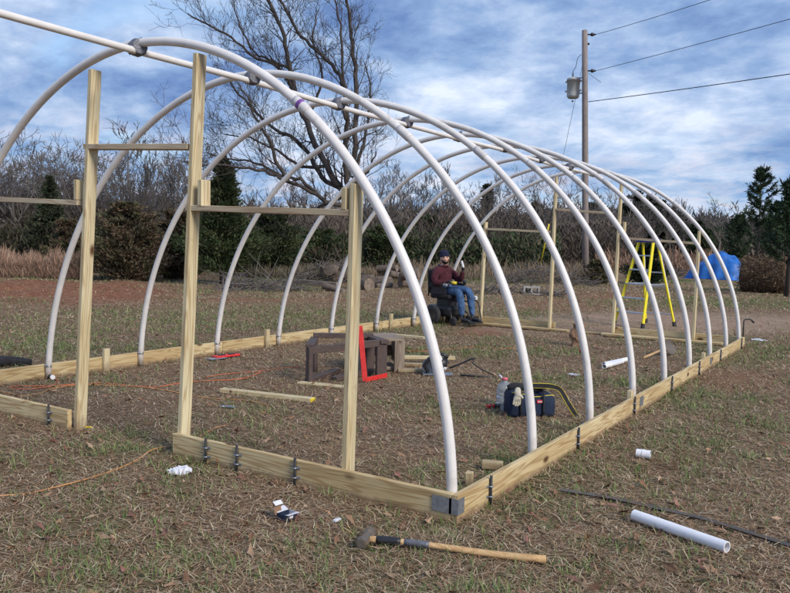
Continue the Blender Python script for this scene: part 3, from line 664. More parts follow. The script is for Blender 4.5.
# red L shaped angle
a_=gp(365,381,.02); b_=gp(387,377,.02); top=at(360,326,depth(a_)+.06)
t_=thing('red_angle_bracket','bright red flat metal square leaning against the dark brown frame','angle bracket',(a_.x,a_.y,0))
board('long_leg',a_,top,.012,.055,M['red'],t_,up=CR); board('short_leg',a_+Vector((0,0,.01)),b_+Vector((0,0,.02)),.012,.05,M['red'],t_)
# weathered grey crate
def crate():
    A=gp(360,372.5); B=gp(403,371.5); t_=thing('weathered_crate','grey weathered open wooden crate standing behind the dark brown frame','crate',(B.x,B.y,0))
    ax=(B-A); ax.z=0; Lx=ax.length; ax.normalize(); ly=Vector((-ax.y,ax.x,0)); Hh=over(B,339).z; P=lambda x,y,z: A+ax*x+ly*y+Vector((0,0,z))
    D=.45
    board('top_board',P(-.02,D*.25,Hh),P(Lx+.01,D*.25,Hh),D*.5,.04,M['old_wood'],t_); board('top_board',P(-.02,D*.78,Hh),P(Lx+.01,D*.78,Hh),D*.5,.04,M['old_wood'],t_)
    board('side_board',P(Lx-.05,-.003,0),P(Lx-.05,-.003,Hh-.02),.12,.035,M['old_wood'],t_,up=ly); board('side_board',P(Lx-.012,D*.5,0.08),P(Lx-.012,D*.5,Hh-.02),D*.9,.03,M['old_wood'],t_,up=ax)
    board('side_board',P(.03,D*.5,0),P(.03,D*.5,Hh-.02),D*.9,.03,M['old_wood'],t_,up=ax); board('back_board',P(0,D,Hh*.5),P(Lx,D,Hh*.5),.03,Hh*.35,M['old_wood'],t_); board('bottom_board',P(.05,D*.5,.03),P(Lx-.04,D*.5,.03),D*.8,.04,M['old_wood'],t_)
crate()
# power saw, black and white with hose
def saw():
    c=gp(442,375); t_=thing('power_saw','black and white power saw lying on the ground by the small lumber pile','power tool',(c.x,c.y,0))
    Mx=frame(CR*Vector((1,1,0)),(0,0,1),(c.x,c.y,0))
    b=MB(); b.tube([(-.12,0,.10),(-.06,0,.12),(0,0,.13),(.05,0,.12)],[.05,.075,.08,.06],12,M=Mx); b.build('motor_body',M['black'],t_)
    b=MB(); b.box((.06,.0,.15),(.06,.13,.22),Mx@Matrix.Rotation(-.5,4,'Y'),bev=.02); b.build('housing',M['white'],t_)
    b=MB(); b.tube([(-.16,-.02,.03),(-.20,-.02,.10),(-.15,-.02,.19),(-.07,-.02,.21),(0,-.02,.24),(.06,-.02,.20)],.022,8,M=Mx); b.build('handle',M['black'],t_)
    b=MB(); b.tube([(-.13,.03,.09),(-.13,.05,.09)],.10,18,M=Mx); b.build('blade_guard',M['galv'],t_)
    b=MB(); b.box((-.05,.0,.012),(.34,.16,.012),Mx,bev=.004); b.build('base_plate',M['galv'],t_)
    b=MB(); b.tube([(.08,0,.08),(.2,0,.13),(.32,0,.19),(.36,-.02,.20),(.34,-.04,.15),(.45,-.05,.08),(.60,-.1,.015),(.40,-.12,.015),(.2,-.1,.02)],.011,6,M=Mx); b.build('cord',M['black'],t_)
saw()
# tool bag with strap
def bag():
    A=gp(510,417); B=gp(555,416.5); t_=thing('tool_bag','navy canvas tool bag with yellow edged trim standing behind the second arch','tool bag',(A.x,A.y,0))
    ax=(B-A); ax.z=0; Lx=ax.length; ax.normalize(); ly=Vector((0,0,1)).cross(ax); Mx=frame(ax,(0,0,1),(A.x,A.y,0)); Hh=.21; D=.20
    b=MB(); n=16; prof=[(.0,.0),(-.006,.03),(-.004,.12),(.004,.18),(.035,Hh-.01),(.1,Hh+.004),(D-.04,Hh-.004),(D,.17),(D+.004,.03),(D,.0)]
    vs=[];fs=[]
    for i in range(n+1):
        f=i/n; bul=1+.06*math.sin(f*math.pi)+.03*math.sin(f*17)-.10*(abs(2*f-1)**8); sag=.022*math.sin(f*8+1)-.035*f*f
        for (y,z) in prof: vs.append((f*Lx,D/2+(y-D/2)*bul,max(0,z*(1-.06*(abs(2*f-1)**6))+(sag if z>.1 else 0))))
    m_=len(prof); fs=[(i*m_+j,(i+1)*m_+j,(i+1)*m_+(j+1)%m_,i*m_+(j+1)%m_) for i in range(n) for j in range(m_)]+[tuple(range(m_)),tuple(n*m_+j for j in range(m_))[::-1]]
    b.add(vs,fs,True); b.build('bag_body',M['navy'],t_,M=Mx)
    for y in (.012,D-.012):
        MB().tube([(Lx*f,y,Hh-.012+.016*math.sin(f*7+1)-.03*f*f) for f in np.linspace(0.03,.97,12)],.0035,6).build('yellow_piping',M['yellow'],t_,M=Mx)
    MB().box((Lx*.64,-.012,.135),(.055,.004,.03),bev=.003).build('label_patch',M['red'],t_,M=Mx)
    lb=MB(); 
    for k in range(4): lb.box((Lx*.64-.016+k*.0105,-.0155,.135),(.006,.002,.013))
    lb.build('label_lettering',M['paper'],t_,M=Mx)
    for fx in (.22,.72):
        MB().tube(crom([(Lx*(fx),-.016,.02),(Lx*(fx),-.016,.17),(Lx*(fx+.02),.02,Hh+.02),(Lx*(fx+.03),.1,Hh+.035)],3),.010,6).build('webbing',M['black_cloth'],t_,M=Mx)
    # flap lid with padded edge
    MB().tube([(Lx*f,D*.5,Hh+.03+.012*math.sin(f*8)) for f in np.linspace(0,.85,12)],[.02]+[.032]*10+[.02],8).build('top_roll',M['black_cloth'],t_,M=Mx)
    # wide padded shoulder strap arcs off the right end to the grass
    pts=crom([(Lx*.45,.06,Hh+.055),(Lx*.80,.05,Hh+.055),(Lx*.98,.035,Hh+.045),(Lx*1.12,.01,Hh+.02),(Lx*1.24,-.02,.13),(Lx*1.36,-.04,.05),(Lx*1.45,-.06,.012)],5)
    def ribbon(y0,y1,th,nm,mt,par):
        b=MB(); vs=[]
        for i,p in enumerate(pts):
            d=(pts[min(i+1,len(pts)-1)]-pts[max(i-1,0)]).normalized(); nn=Vector((-d.z,0,d.x)); w=Vector((.25,-1,0)).normalized()
            for yy,tt in((y0,-th),(y1,-th),(y1,th),(y0,th)): vs.append(p+nn*yy+w*(tt+.01*math.sin(i*.35)))
        n=len(pts); b.add(vs,[(i*4+j,i*4+(j+1)%4,(i+1)*4+(j+1)%4,(i+1)*4+j) for i in range(n-1) for j in range(4)]+[(0,1,2,3),((n-1)*4+3,(n-1)*4+2,(n-1)*4+1,(n-1)*4)]); return b.build(nm,M[mt],par,M=Mx)
    so_=ribbon(-.019,.019,.005,'shoulder_strap','black_cloth',t_); ribbon(.0192,.0218,.0055,'strap_edge','yellow',so_); ribbon(-.0218,-.0192,.0055,'strap_edge','yellow',so_)
bag()
# jug
def jug():
    c=gp(504,405.5); t_=thing('water_jug','translucent plastic water jug with pink cap beside the tool bag','jug',(c.x,c.y,0)); Mx=Matrix.Translation((c.x,c.y,0))
    MB().lathe([(.0,.0),(.062,.0),(.075,.012),(.076,.07),(.072,.075),(.076,.08),(.076,.13),(.072,.135),(.076,.14),(.072,.17),(.055,.20),(.03,.222),(.024,.228),(.024,.24)],20).build('body',M['jug'],t_,M=Mx)
    MB().lathe([(0,.262),(.027,.262),(.028,.24),(.02,.238)],14).build('cap',mat('pink_cap',(.62,.12,.15),.4),t_,M=Mx)
    MB().tube([(-.02,0,.23),(-.06,-.01,.27),(-.085,-.012,.275)],.007,6).build('spout',M['white'],t_,M=Mx@Matrix.Rotation(-.56,4,'Z'))
    MB().box((.045,-.055,.11),(.05,.03,.07),bev=.01).build('label',mat('blue_label',(.02,.06,.22),.5),t_,M=Mx)
jug()
# black cup and red/black clamp left of the bag
c=gp(505,410); t_=thing('black_cup','grey and black plastic cup on its side in front of the water jug','cup',(c.x,c.y,0))
MB().tube([c+Vector((-.02,.05,.035)),c+Vector((0,-.005,.035)),c+Vector((.02,-.06,.035))],[.028,.034,.038],14).build('cup_body',M['black'],t_); MB().tube([c+Vector((.021,-.063,.035)),c+Vector((.022,-.068,.035))],.040,14).build('rim',M['grey_plastic'],t_)
a_,b_=gp(487,406.5,.02),gp(499,405.5,.02); t_=thing('red_black_clamp','small red and black tool on the grass left of the water jug','hand tool',(a_.x,a_.y,0))
MB().tube([a_,a_.lerp(b_,.6)],.016,8).build('grip',M['red'],t_); MB().tube([a_.lerp(b_,.6),b_+Vector((.02,0,0))],.02,8).build('jaw',M['black'],t_); MB().tube([a_.lerp(b_,.28),a_.lerp(b_,.36)],.018,8).build('band',M['black'],t_)
# red and grey thing by the third left foot
a_=gp(224,357,.02); t_=thing('red_level','flat red and grey hand tool case lying by the left side board','tool case',(a_.x,a_.y,0))
Mx=frame(gp(240,355)-gp(210,358.5),(0,0,1),(a_.x,a_.y,0))
MB().box((.05,.02,.03),(.36,.12,.025),Mx,bev=.008).build('red_case',M['red'],t_); MB().box((-.13,-.03,.02),(.24,.12,.008),Mx,bev=.003).build('grey_plate',M['galv'],t_)
for k in range(2): MB().box((-.02+.15*k,.02,.046),(.09,.05,.012),Mx,bev=.004).build('recess',M['black'],t_)
c=gp(230,407.5,.006); t_=thing('grey_pliers','small grey metal hand tool lying near the pale marked board','hand tool',(c.x,c.y,0)); Mx=frame(gp(237,408)-gp(222,406.5),(0,0,1),(c.x,c.y,.012))
MB().box((0,0,0),(.10,.035,.014),Mx,bev=.004).build('jaw',M['galv'],t_); MB().tube([(-.05,.01,0),(-.10,.03,0)],.006,6,M=Mx).build('handle',M['galv'],t_); MB().tube([(-.05,-.01,0),(-.10,-.02,0)],.006,6,M=Mx).build('handle',M['galv'],t_)
# cords
def cord(pts,lab,mt,r=.006,z=.007):
    r*=.85
    o=MB().tube(crom([gp(u,v,z+.006*math.sin(i*2.1)) for i,(u,v) in enumerate(pts)],6),r,6).build('extension_cord',M[mt]); tag(o,lab,'cord'); return o
cord([(-20,499),(0,496),(30,493),(60,486),(90,478),(120,468),(140,458),(152,450),(170,446)],'amber cord snaking across the grass outside the left doorway','yellow_cord',.0055)
cord([(200,436),(215,428),(229,425)],'short piece of amber cord just inside the doorway board','yellow_cord',.005)
cord([(53,378),(58,381),(56,384),(40,386),(14,386),(11,388),(30,389),(60,385.5),(100,383),(150,387),(175,384),(200,381),(240,379),(262,372)],'bright orange cord looping from the second arch foot across the floor','orange_cord',.0065)
cord([(-10,390),(8,393),(22,396),(40,393),(55,388),(80,385),(130,386),(165,390),(200,397),(240,400),(262,403),(268,409),(262,413)],'amber cord running behind the left front board and the door posts','yellow_cord',.0055)
cord([(206,377),(225,374),(250,372),(275,369),(300,366)],'thin red orange cord straggling towards the dark frame','orange_cord',.005)
cord([(400,350),(425,351),(450,349),(475,347),(500,349),(520,347)],'faint red orange cord lying beyond the lumber pile','orange_cord',.006)
# plug at cord end
c=gp(52,377,.03); t_=thing('cord_plug','black and white plug end of the orange cord by the second arch foot','plug',(c.x,c.y,0)); MB().tube([c+Vector((-.04,0,0)),c],.022,10).build('plug_body',M['black'],t_); MB().tube([c,c+Vector((.03,-.01,0))],.024,10).build('plug_face',M['white'],t_)
# yellow strap at the foot of the doorway post
c=gp(82,426,.006); tag(MB().tube(crom([c+Vector((-.05,-.02,0)),c+Vector((0,-.03,.02)),c+Vector((.05,0,0)),c+Vector((.09,.02,.0))],4),.006,6).build('yellow_twine',M['yellow']),'scrap of yellow twine at the foot of the left doorway post','twine')
# black bag at left
c=gp(10,361.5,0); b=MB(); b.tube([gp(-25,363,.07),gp(-10,362,.08),gp(5,361,.06),gp(20,361.5,.045),gp(32,362,.035)],[.06,.075,.06,.05,.03],10); tag(b.build('cloth_bundle',M['black_cloth']),'black cloth bundle lying outside the left side board','cloth')
# shovel
def shovel():
    a_=gp(643,358,.02); b_=gp(664,349,.10); c_=gp(676,345,.12); t_=thing('shovel','old shovel with pale handle and dark blade stuck in soil inside the frame','shovel',(b_.x,b_.y,0))
    MB().tube([a_,b_],.017,8).build('handle',M['handle_wood'],t_)
    d=(c_-a_).normalized(); Mx=frame(d,(0,0,1),b_); b=MB(); vs=[];n=7
    out=[(0,.03),(.05,.10),(.12,.115),(.2,.10),(.27,.05),(.30,.0)]
    for x,w in out:
        for j in range(n): f=j/(n-1)*2-1; vs.append((x,w*f,.03*f*f+.01*math.sin(x*8)))
    b.add(vs,[(i*n+j,i*n+j+1,(i+1)*n+j+1,(i+1)*n+j) for i in range(len(out)-1) for j in range(n-1)],True); b.build('blade',M['steel'],t_,M=Mx@Matrix.Rotation(1.1,4,'X'))
shovel()
for i,(q,lab) in enumerate([((604,364.5,629,359),'front loose white pipe of the pair inside the frame'),((604,366.5,622,361.5),'rear loose white pipe of the pair inside the frame')]):
    tag(hollow(gp(q[0],q[1],.032),gp(q[2],q[3],.032),.03,.024,14).build('loose_pipe',M['pvc_clean']),lab,'pipe',group='loose white pipes near the far end')
c=gp(583,351,.03); tag(MB().ball(c,.05,10,sc=(1.2,.8,.7)).box((c.x+.05,c.y,c.z),(.06,.05,.05),bev=.01).build('tape_reel',M['red']),'small red tape reel lying behind the fourth arch','tape reel')
c=gp(577,346); t_=thing('paper_bag','brown paper bag standing open between the third and fourth arches','bag',(c.x,c.y,0)); Mx=frame(CR*Vector((1,1,0)),(0,0,1),(c.x,c.y,0)); b=MB()
vs=[];K=20
for i in range(8):
    for j in range(K):
        a=2*math.pi*j/K; f=i/7; w=.11-.03*f+.014*math.sin(a*5+i*2); vs.append((w*math.cos(a)*1.0+.03*math.sin(i*1.3),w*.7*math.sin(a),f*.34))
b.add(vs,[(i*K+j,i*K+(j+1)%K,(i+1)*K+(j+1)%K,(i+1)*K+j) for i in range(7) for j in range(K)],False); b.build('bag_wall',M['cardboard'],t_,M=Mx); MB().box((0,.0,.06),(.14,.10,.12),bev=.03).build('contents',M['handle_wood'],t_,M=Mx)
# black corner stake with hooked top
c=gp(742.5,345); tp=over(c,321); tag(MB().tube([c,Vector((c.x,c.y,tp.z)),Vector((c.x,c.y,tp.z))+CR*.02+Vector((0,0,.03)),Vector((c.x,c.y,tp.z))+CR*.10+Vector((0,0,.03)),Vector((c.x,c.y,tp.z))+CR*.16+Vector((0,0,-.02))],[.010,.009,.009,.012,.018],8).build('hooked_stake',M['rebar']),'black hooked iron stake standing at the far right corner of the frame','stake')
# concrete block
c=gp(531,294.5); t_=thing('concrete_block','grey hollow concrete block lying in the field beyond the far posts','concrete block',(c.x,c.y,0)); Mx=frame(CR*Vector((1,1,0)),(0,0,1),(c.x,c.y,0)); b=MB(); s_=1.0
for x in (-.19,0,.19): b.box((x*1.15,0,.12),(.05,.2,.24),Mx)
for z in (.02,.225): b.box((0,0,z),(.488,.199,.05),Mx)
b.build('block_body',M['block'],t_)
# ---------------------------------------------------------------- utility pole and wires
def utility():
    c=gp(585.5,281); top=over(c,35); lean=Vector((CR.x,CR.y,0))*(-.47)
    t_=thing('utility_pole','tall weathered wooden utility pole carrying a grey transformer in the field','utility pole',(c.x,c.y,0))
    P=lambda f: Vector((c.x,c.y,0))+Vector((0,0,top.z*f))+lean*f
    MB().tube([P(f) for f in (-.02,.25,.5,.75,1)],[.145,.138,.13,.122,.115],14).build('pole_shaft',M['pole'],t_)
    dd=depth(c); zf=lambda v:(over(c,v).z)/top.z
    tc=at(573.5,88,dd-.1); h=.83; Mx=Matrix.Translation(tc)
    tr=MB().lathe([(0,-h/2-.03),(.20,-h/2-.02),(.26,-h/2+.04),(.275,-h/2+.1),(.275,h/2-.12),(.30,h/2-.12),(.30,h/2-.04),(.27,h/2),(.12,h/2+.05),(0,h/2+.06)],20).build('transformer',M['transformer'],t_,M=Mx)
    for sx in(-.28,.28):
        for z in(-.12,.28): MB().box((sx*1.12,0,z),(.10,.10,.07),bev=.01).build('lug',M['transformer'],tr,M=Mx)
    MB().lathe([(.03,h/2),(.045,h/2+.08),(.03,h/2+.12),(.045,h/2+.16),(.02,h/2+.2),(.02,h/2+.26),(0,h/2+.26)],10).build('bushing',M['grey_plastic'],tr,M=Mx@Matrix.Translation((-.05,0,.03)))
    MB().lathe([(0,0),(.04,.0),(.05,.05),(0,.06)],8).build('arrester',M['black'],tr,M=Mx@Matrix.Translation((-.02,0,-.58)))
    for v in(80,95): 
        z=over(c,v).z; board('bracket',Vector((tc.x,tc.y,z)),P(zf(v)),.05,.05,M['galv'],t_)
    def ins(v,lab=None):
        q=P(zf(v)); MB().tube([q+CR*.10,q+CR*.24,q+CR*.26,q+CR*.36,q+CR*.38,q+CR*.46],[.03,.03,.07,.075,.05,.03],10).build('insulator',M['black'],t_); return q+CR*.46
    w=[ins(39),ins(74)]; MB().tube([P(zf(48))+CR*.12,P(zf(48))+CR*.20],[.05,.04],8).build('insulator',M['black'],t_)
    MB().tube(crom([P(zf(58))-CR*.14,P(zf(62))-CR*.3,P(zf(70))-CR*.38,tc+Vector((-.05,0,.72))],5),.012,5).build('lead_wire',M['rebar'],t_)
    MB().tube([P(zf(76))+CR*.14,P(zf(76))+CR*.7+Vector((0,0,-.4))],.008,5).build('lead_wire',M['rebar'],t_)
    w.append(P(zf(104))+CR*.14)
    for q,(u,v,n_) in zip(w,[(689,1,'topmost thin power line running right from the pole top'),(790,12.6,'middle power line running right from beside the transformer'),(790,68,'lowest and thickest power line running right from the pole')]):
        d=ray(u,v); t2=(q.z-CAM.z)/d.z if d.z>0 else 20; e=CAM+d*t2; L_=e-q; pts=[q+L_*(k/10*1.9)+Vector((0,0,-.25*4*(k/20)*(1-k/20)+.0)) for k in range(11)]
        tag(MB().tube(pts,.011 if 'lowest' not in n_ else .016,5).build('power_line',M['rebar']),n_,'power line')
    a=gp(538,276); g0=P(zf(58)); g=thing('guy_wire','thin steel guy wire with a yellow guard running down left of the utility pole','guy wire',(a.x,a.y,0))
    MB().tube([a,g0],.009,5).build('wire',M['rebar'],g); MB().tube([a.lerp(g0,.05),a.lerp(g0,.26)],.035,8).build('guard',M['yellow'],g)
utility()
# ---------------------------------------------------------------- trees
def grow(b,p,d,ln,rad,lv,rnd,k=4,spread=.6,up=.25,nb=(3,5),minr=.004,seg=4,curve=.28):
    pts=[p.copy()]; rs=[rad]; dd=d.normalized(); q=p.copy(); sp=[]
    for i in range(seg):
        dd=(dd+Vector((rnd.gauss(0,curve),rnd.gauss(0,curve),rnd.gauss(0,curve)+up*.35))).normalized(); q=q+dd*(ln/seg); f=(i+1)/seg
        pts.append(q.copy()); rs.append(max(minr,rad*(1-.72*f))); sp.append((q.copy(),dd.copy(),rs[-1]))
    b.tube(pts,rs,max(3,k),cap=False)
    if lv<=0: return
    for _ in range(rnd.randint(*nb)):
        i=rnd.randint(0,seg-1); qq,dd2,r2=sp[i]; a=Vector((rnd.gauss(0,1),rnd.gauss(0,1),rnd.gauss(0,1))); a=(a-dd2*a.dot(dd2)).normalized()
        nd=(dd2*(1-spread*.5)+a*spread*rnd.uniform(.7,1.5)).normalized()
        grow(b,qq,nd,ln*rnd.uniform(.45,.72),max(minr,r2*rnd.uniform(.6,.85)),lv-1,rnd,k-1,spread,up,nb,minr,max(3,seg-1 if lv>2 else seg),curve)
# the big bare tree behind the frame
def big_tree():
    dep=24.5; rnd=random.Random(11); base=gp(353,289); base=Vector((base.x,base.y,0)); dep=depth(base)
    t_=thing('bare_oak_tree','large leafless tree with many spreading dark limbs standing behind the left doorway posts','tree',(base.x,base.y,0))
    tb=MB(); W_=lambda px: .80*px*dep/FPX/2
    root=at(354,215,dep)
    tb.tube(crom([base+Vector((0,0,-.1)),base.lerp(root,.45)+CR*.05,root,at(351,200,dep)],4),[W_(17)]*3+[W_(13)]*4+[W_(12)]*6,10); tb.build('trunk',M['bark'],t_)
    L=[ (11,8,[(352,212),(341,190),(326,165),(306,122),(297,98),(289,66),(284,38),(275,15),(262,-12),(250,-40)],[0,0,.3,.8,1,1.2,1.4,1.5,1.6,1.8]),
        (9,6,[(351,205),(347,182),(346,150),(347,128),(345,94),(336,70),(316,50),(297,32),(287,10),(270,-14)],[0,-.2,-.4,-.6,-.8,-.7,-.4,-.2,0,0]),
        (10,6,[(354,208),(355,182),(355,135),(357,101),(355,67),(352,44),(350,17),(344,-12),(338,-40)],[0,.2,.5,.6,.7,.8,.8,.8,.8]),
        (5,3,[(346,120),(344,80),(342,34),(336,5),(330,-25)],[-.8,-1,-1.2,-1.3,-1.3]),
        (7,4,[(348,206),(330,203),(312,192),(288,181),(264,171),(234,166),(204,164),(182,161)],[0,-.6,-1.1,-1.5,-1.8,-2,-2.2,-2.3]),
        (6,3,[(318,196),(300,180),(281,176),(255,162),(232,160),(205,152)],[-.9,-1,-.6,-.2,0,0]),
        (8,5,[(340,188),(322,178),(306,150),(290,137),(272,128),(256,112),(240,96),(228,78)],[.2,.6,1,1.3,1.6,1.8,2,2.1]),
        (6,3,[(288,181),(276,160),(269,138),(256,118),(246,94),(232,76)],[-1.5,-1.6,-1.7,-1.8,-1.9,-2]),
        (6,4,[(300,105),(285,76),(270,62),(254,57),(231,37),(207,24),(187,13)],[1,.6,.4,.2,0,-.2,-.4]),
        (5,3,[(290,68),(270,60),(255,52),(240,26),(231,-5)],[1.2,1.4,1.7,2,2.2]),
        (6,4,[(345,196),(325,205),(310,214),(290,212),(268,216)],[0,.6,.8,1.2,1.6]),
        (6,3,[(356,170),(363,145),(368,115),(370,85),(364,60)],[.3,.5,.7,.8,.9]),
        (5,3,[(356,190),(365,176),(372,164),(377,150)],[.3,.0,-.4,-.6]),
        (6,3,[(326,166),(300,165),(276,150),(250,138),(222,134)],[.3,1.1,1.7,2.2,2.6]),
        (5,3,[(306,122),(318,96),(322,70),(312,40),(318,8)],[.8,.4,.2,0,0]),]
    b=MB()
    for w0,w1,pts,off in L:
        P=[at(u,v,dep+o) for (u,v),o in zip(pts,off)]; C=crom(P,4); n=len(C); C=[c+Vector((rnd.gauss(0,.02),rnd.gauss(0,.02),rnd.gauss(0,.02))) for c in C]
        rs=[W_(w0*.82+(w1*.45-w0*.82)*i/(n-1)) for i in range(n)]; rs[-1]*=.5
        b.tube(C,rs,7,cap=True)
        for i in range(3,n):
            if rnd.random()<.85:
                d=(C[i]-C[i-1]).normalized(); a=Vector((rnd.gauss(0,1),rnd.gauss(0,1),rnd.gauss(0,1))); a=(a-d*a.dot(d)).normalized()
                grow(b,C[i],d*.7+a*.6+Vector((0,0,.25)),rnd.uniform(.6,1.45),rs[i]*.34,3,rnd,4,.55,.3,(2,4),.0042,4,.17)
    b.build('branches',M['bark'],t_)
big_tree()
def bare_variant(name,label,seed,h,tall=False,k=5,lv=4,minr=.012):
    rnd=random.Random(seed); t_=thing(name,label,'tree',(0,0,-200),None); M0=Matrix.Translation((0,0,-200)); tb=MB(); th=h*(.95 if tall else .35)
    q=[Vector((rnd.gauss(0,.02)*h*f,rnd.gauss(0,.02)*h*f,th*f)) for f in np.linspace(0,1,6)]; r0=h*.016
    tb.tube(q,[r0*(1-(.8 if tall else .35)*i/5) for i in range(6)],6); tb.build('trunk',M['bark_grey'],t_,M=M0)
    b=MB()
    if tall:
        for i in range(26):
            f=rnd.uniform(.2,1); p=q[0].lerp(q[-1],f); a=rnd.uniform(0,6.28); grow(b,p,Vector((math.cos(a),math.sin(a),1.3)),h*.27*(1.15-f*.7),r0*.3*(1.2-f),3,rnd,3,.45,.5,(2,3),minr,3,.14)
    else:
        for i in range(6):
            a=i*1.05+rnd.uniform(-.3,.3); grow(b,q[-1]-Vector((0,0,th*.25*rnd.random())),Vector((math.cos(a)*.75,math.sin(a)*.75,rnd.uniform(.7,1.3))),h*.36,r0*.5,lv,rnd,4,.6,.3,(2,4),minr,4,.17)
    b.build('branches',M['bark_grey'],t_,M=M0); return t_
def place(src,p,sc,rot,label,first,group=None):
    o=src if first else copy_tree(src)
    o.location=p; o.scale=(sc,sc,sc*1.0); o.rotation_euler=(0,0,rot); o['label']=label
    if group: o['group']=group
    return o
BV=[bare_variant('bare_tree','x',21+i,6.0,tall=(i%2==0),minr=.011) for i in range(4)]
BR=bare_variant('bare_tree','x',77,6.0,False,lv=4,minr=.007)
used={}
def top_of(t): return max(v.co.z for ch in t.children for v in ch.data.vertices)
TOP=[top_of(t) for t in BV+[BR]]
def bt(i,u,vtop,dep,label,group=None):
    src=BV[i] if i<4 else BR
    p=at(u,260,dep); p.z=0; hz=at(u,vtop,dep).z; first=i not in used; used[i]=1
    return place(src,p,hz/TOP[i]*1.03,random.uniform(0,6.28),label,first,group)
bt(4,548,166,45,'rounded leafless tree behind the middle far door posts')
bt(1,718,193,75,'leafless tree standing alone on the skyline left of the pines')
bt(4,75,140,34,'leafless tree with a wide twiggy crown left of the doorway')
bt(3,18,128,33,'leafless tree at the extreme left edge behind the tan grass')
bt(1,-16,135,36,'leafless tree just left of the frame edge')
bt(0,128,126,31,'slim tall leafless tree just right of the left doorway post')
bt(2,146,140,32,'slim leafless tree seen left of the second doorway post')
rr=random.Random(5)
for k in range(16): bt(rr.choice([0,1,2,3]),rr.uniform(-20,215),rr.uniform(136,168),rr.uniform(34,44),'one of the taller leafless trees behind the left thicket','taller leafless trees at the left')
for k,(u,v,d_) in enumerate([(5,172,45),(34,158,40),(52,165,42),(98,165,40),(112,155,38),(160,158,37),(172,172,40),(190,180,42),(205,185,46),(218,190,48),(250,196,50),(270,192,52),(290,190,50),(305,186,55),(322,192,52),(380,178,52),(392,170,55),(400,185,52),(412,176,56),(422,190,55),(435,168,58),(441,174,54),(452,182,56),(470,186,60),(483,192,60),(497,184,58),(512,190,60),(575,184,62),(600,190,70),(612,196,72),(628,200,80),(642,196,84),(655,203,90),(668,208,90),(682,205,95),(700,212,98),(733,214,95),(745,218,95),(590,200,66),(525,178,62),(86,172,44),(336,190,54),(365,186,54)]):
    bt(rr.choice([0,1,2,3]),u,v-rr.uniform(0,12),d_,'one of the small leafless trees along the far wood edge','leafless trees of the wood edge')
# conifers -----------------------------------------------------------
def leaves(P,D,sz,cols,asp=.32):
    """P,D (n,3) position and direction; quads"""
    n=len(P); D=D/np.linalg.norm(D,axis=1,keepdims=True); R_=RNG.normal(size=(n,3)); S=np.cross(D,R_); S/=np.linalg.norm(S,axis=1,keepdims=True)
    s=sz*(.6+.8*RNG.random(n))[:,None]; a=D*s; b_=S*s*asp
    Q=np.stack([P-b_*.4,P+a*.5-b_,P+a,P+a*.5+b_],1); return Q.reshape(-1,3),np.repeat(cols,4,axis=0)
def cedar(name,label,p,h,w,n,cols,seed,group=None,trunk_h=.12,lean=.0,pw=.8,sz=.11,cat='tree',asp=.16):
    n=int(n*2.1)
    t_=thing(name,label,cat,p,group); rnd=np.random.default_rng(seed)
    MB().tube([Vector(p)+Vector((0,0,-.05)),Vector(p)+Vector((.03,0,h*.5)),Vector(p)+Vector((0,.02,h*.93))],[h*.022,h*.013,.008],7).build('trunk',M['bark'],t_)
    nb=int(60+n/150); zf=trunk_h+(1-trunk_h)*rnd.random(nb)**1.15; az=rnd.random(nb)*6.283
    rad=w/2*(np.clip(1-(zf-trunk_h)/(1-trunk_h),0.02,1)**pw)*(.45+.6*rnd.random(nb)+.35*np.sin(az*2+seed)*np.sin(zf*9+seed))*np.clip((zf-trunk_h)*7+.45,0,1)
    per=n//nb; i=np.repeat(np.arange(nb),per); m_=len(i); f=rnd.random(m_)**.55
    jit=rnd.normal(size=(m_,3))*(.05+.07*w*.5)*np.array([1,1,.6])
    r=rad[i]*f; x=r*np.cos(az[i]); y=r*np.sin(az[i]); z=zf[i]*h+r*.35*(1 if seed%2 else .1)
    P=np.stack([x,y,z],1)+jit*(1.15-zf[i])[:,None]; P[:,2]=np.clip(P[:,2],.05,h*1.02); D=np.stack([np.cos(az[i])*.7,np.sin(az[i])*.7,.45+0*x],1)+rnd.normal(size=(m_,3))*.4
    c=np.array(cols)[rnd.integers(0,len(cols),nb)][i]*(.75+.5*rnd.random((m_,1)))
    V,C=leaves(P+np.array(p),D,sz*1.0,c,asp); link('crown',fastmesh('crown',V,4,C),M['needles'],t_); return t_
GR=[(.05,.075,.03),(.04,.06,.026),(.07,.09,.036),(.065,.07,.038)]
BRN=[(.12,.085,.055),(.09,.068,.045),(.15,.11,.07),(.075,.08,.04),(.10,.09,.055)]
g_=lambda u,v:(lambda q:(q.x,q.y,0))(gp(u,v))
def hpx(u,v0,v1): q=gp(u,v0); return over(q,v1).z
def wpx(u,v,w): return w*depth(gp(u,v))/FPX
def ced(name,label,u,vb,vt,w,n,cols,seed,group=None,**k): return cedar(name,label,g_(u,vb),hpx(u,vb,vt),wpx(u,vb,w),n,cols,seed,group,**k)
ced('cedar_tree','tall dark green cedar just right of the middle doorway post',222,285,158,90,19000,GR,3,pw=1.0,sz=.12)
ced('cedar_tree','low dark green cedar between the doorway post and the big bare tree',272,277,212,76,12000,GR,5,pw=.5,sz=.13)
ced('cedar_tree','dark narrow cedar behind the left doorway post',50,271,178,58,9000,[(.045,.06,.034),(.055,.065,.04)],7,pw=1.1,sz=.14)
ced('green_shrub','broad evergreen shrub seen above the seated person',432,268,218,64,10000,[(.045,.07,.028),(.035,.055,.022),(.06,.075,.03)],11,pw=.45,sz=.16,cat='shrub')
ced('green_shrub','broad evergreen shrub left of the seated person',385,270,228,66,9000,GR,13,pw=.4,sz=.16,cat='shrub')
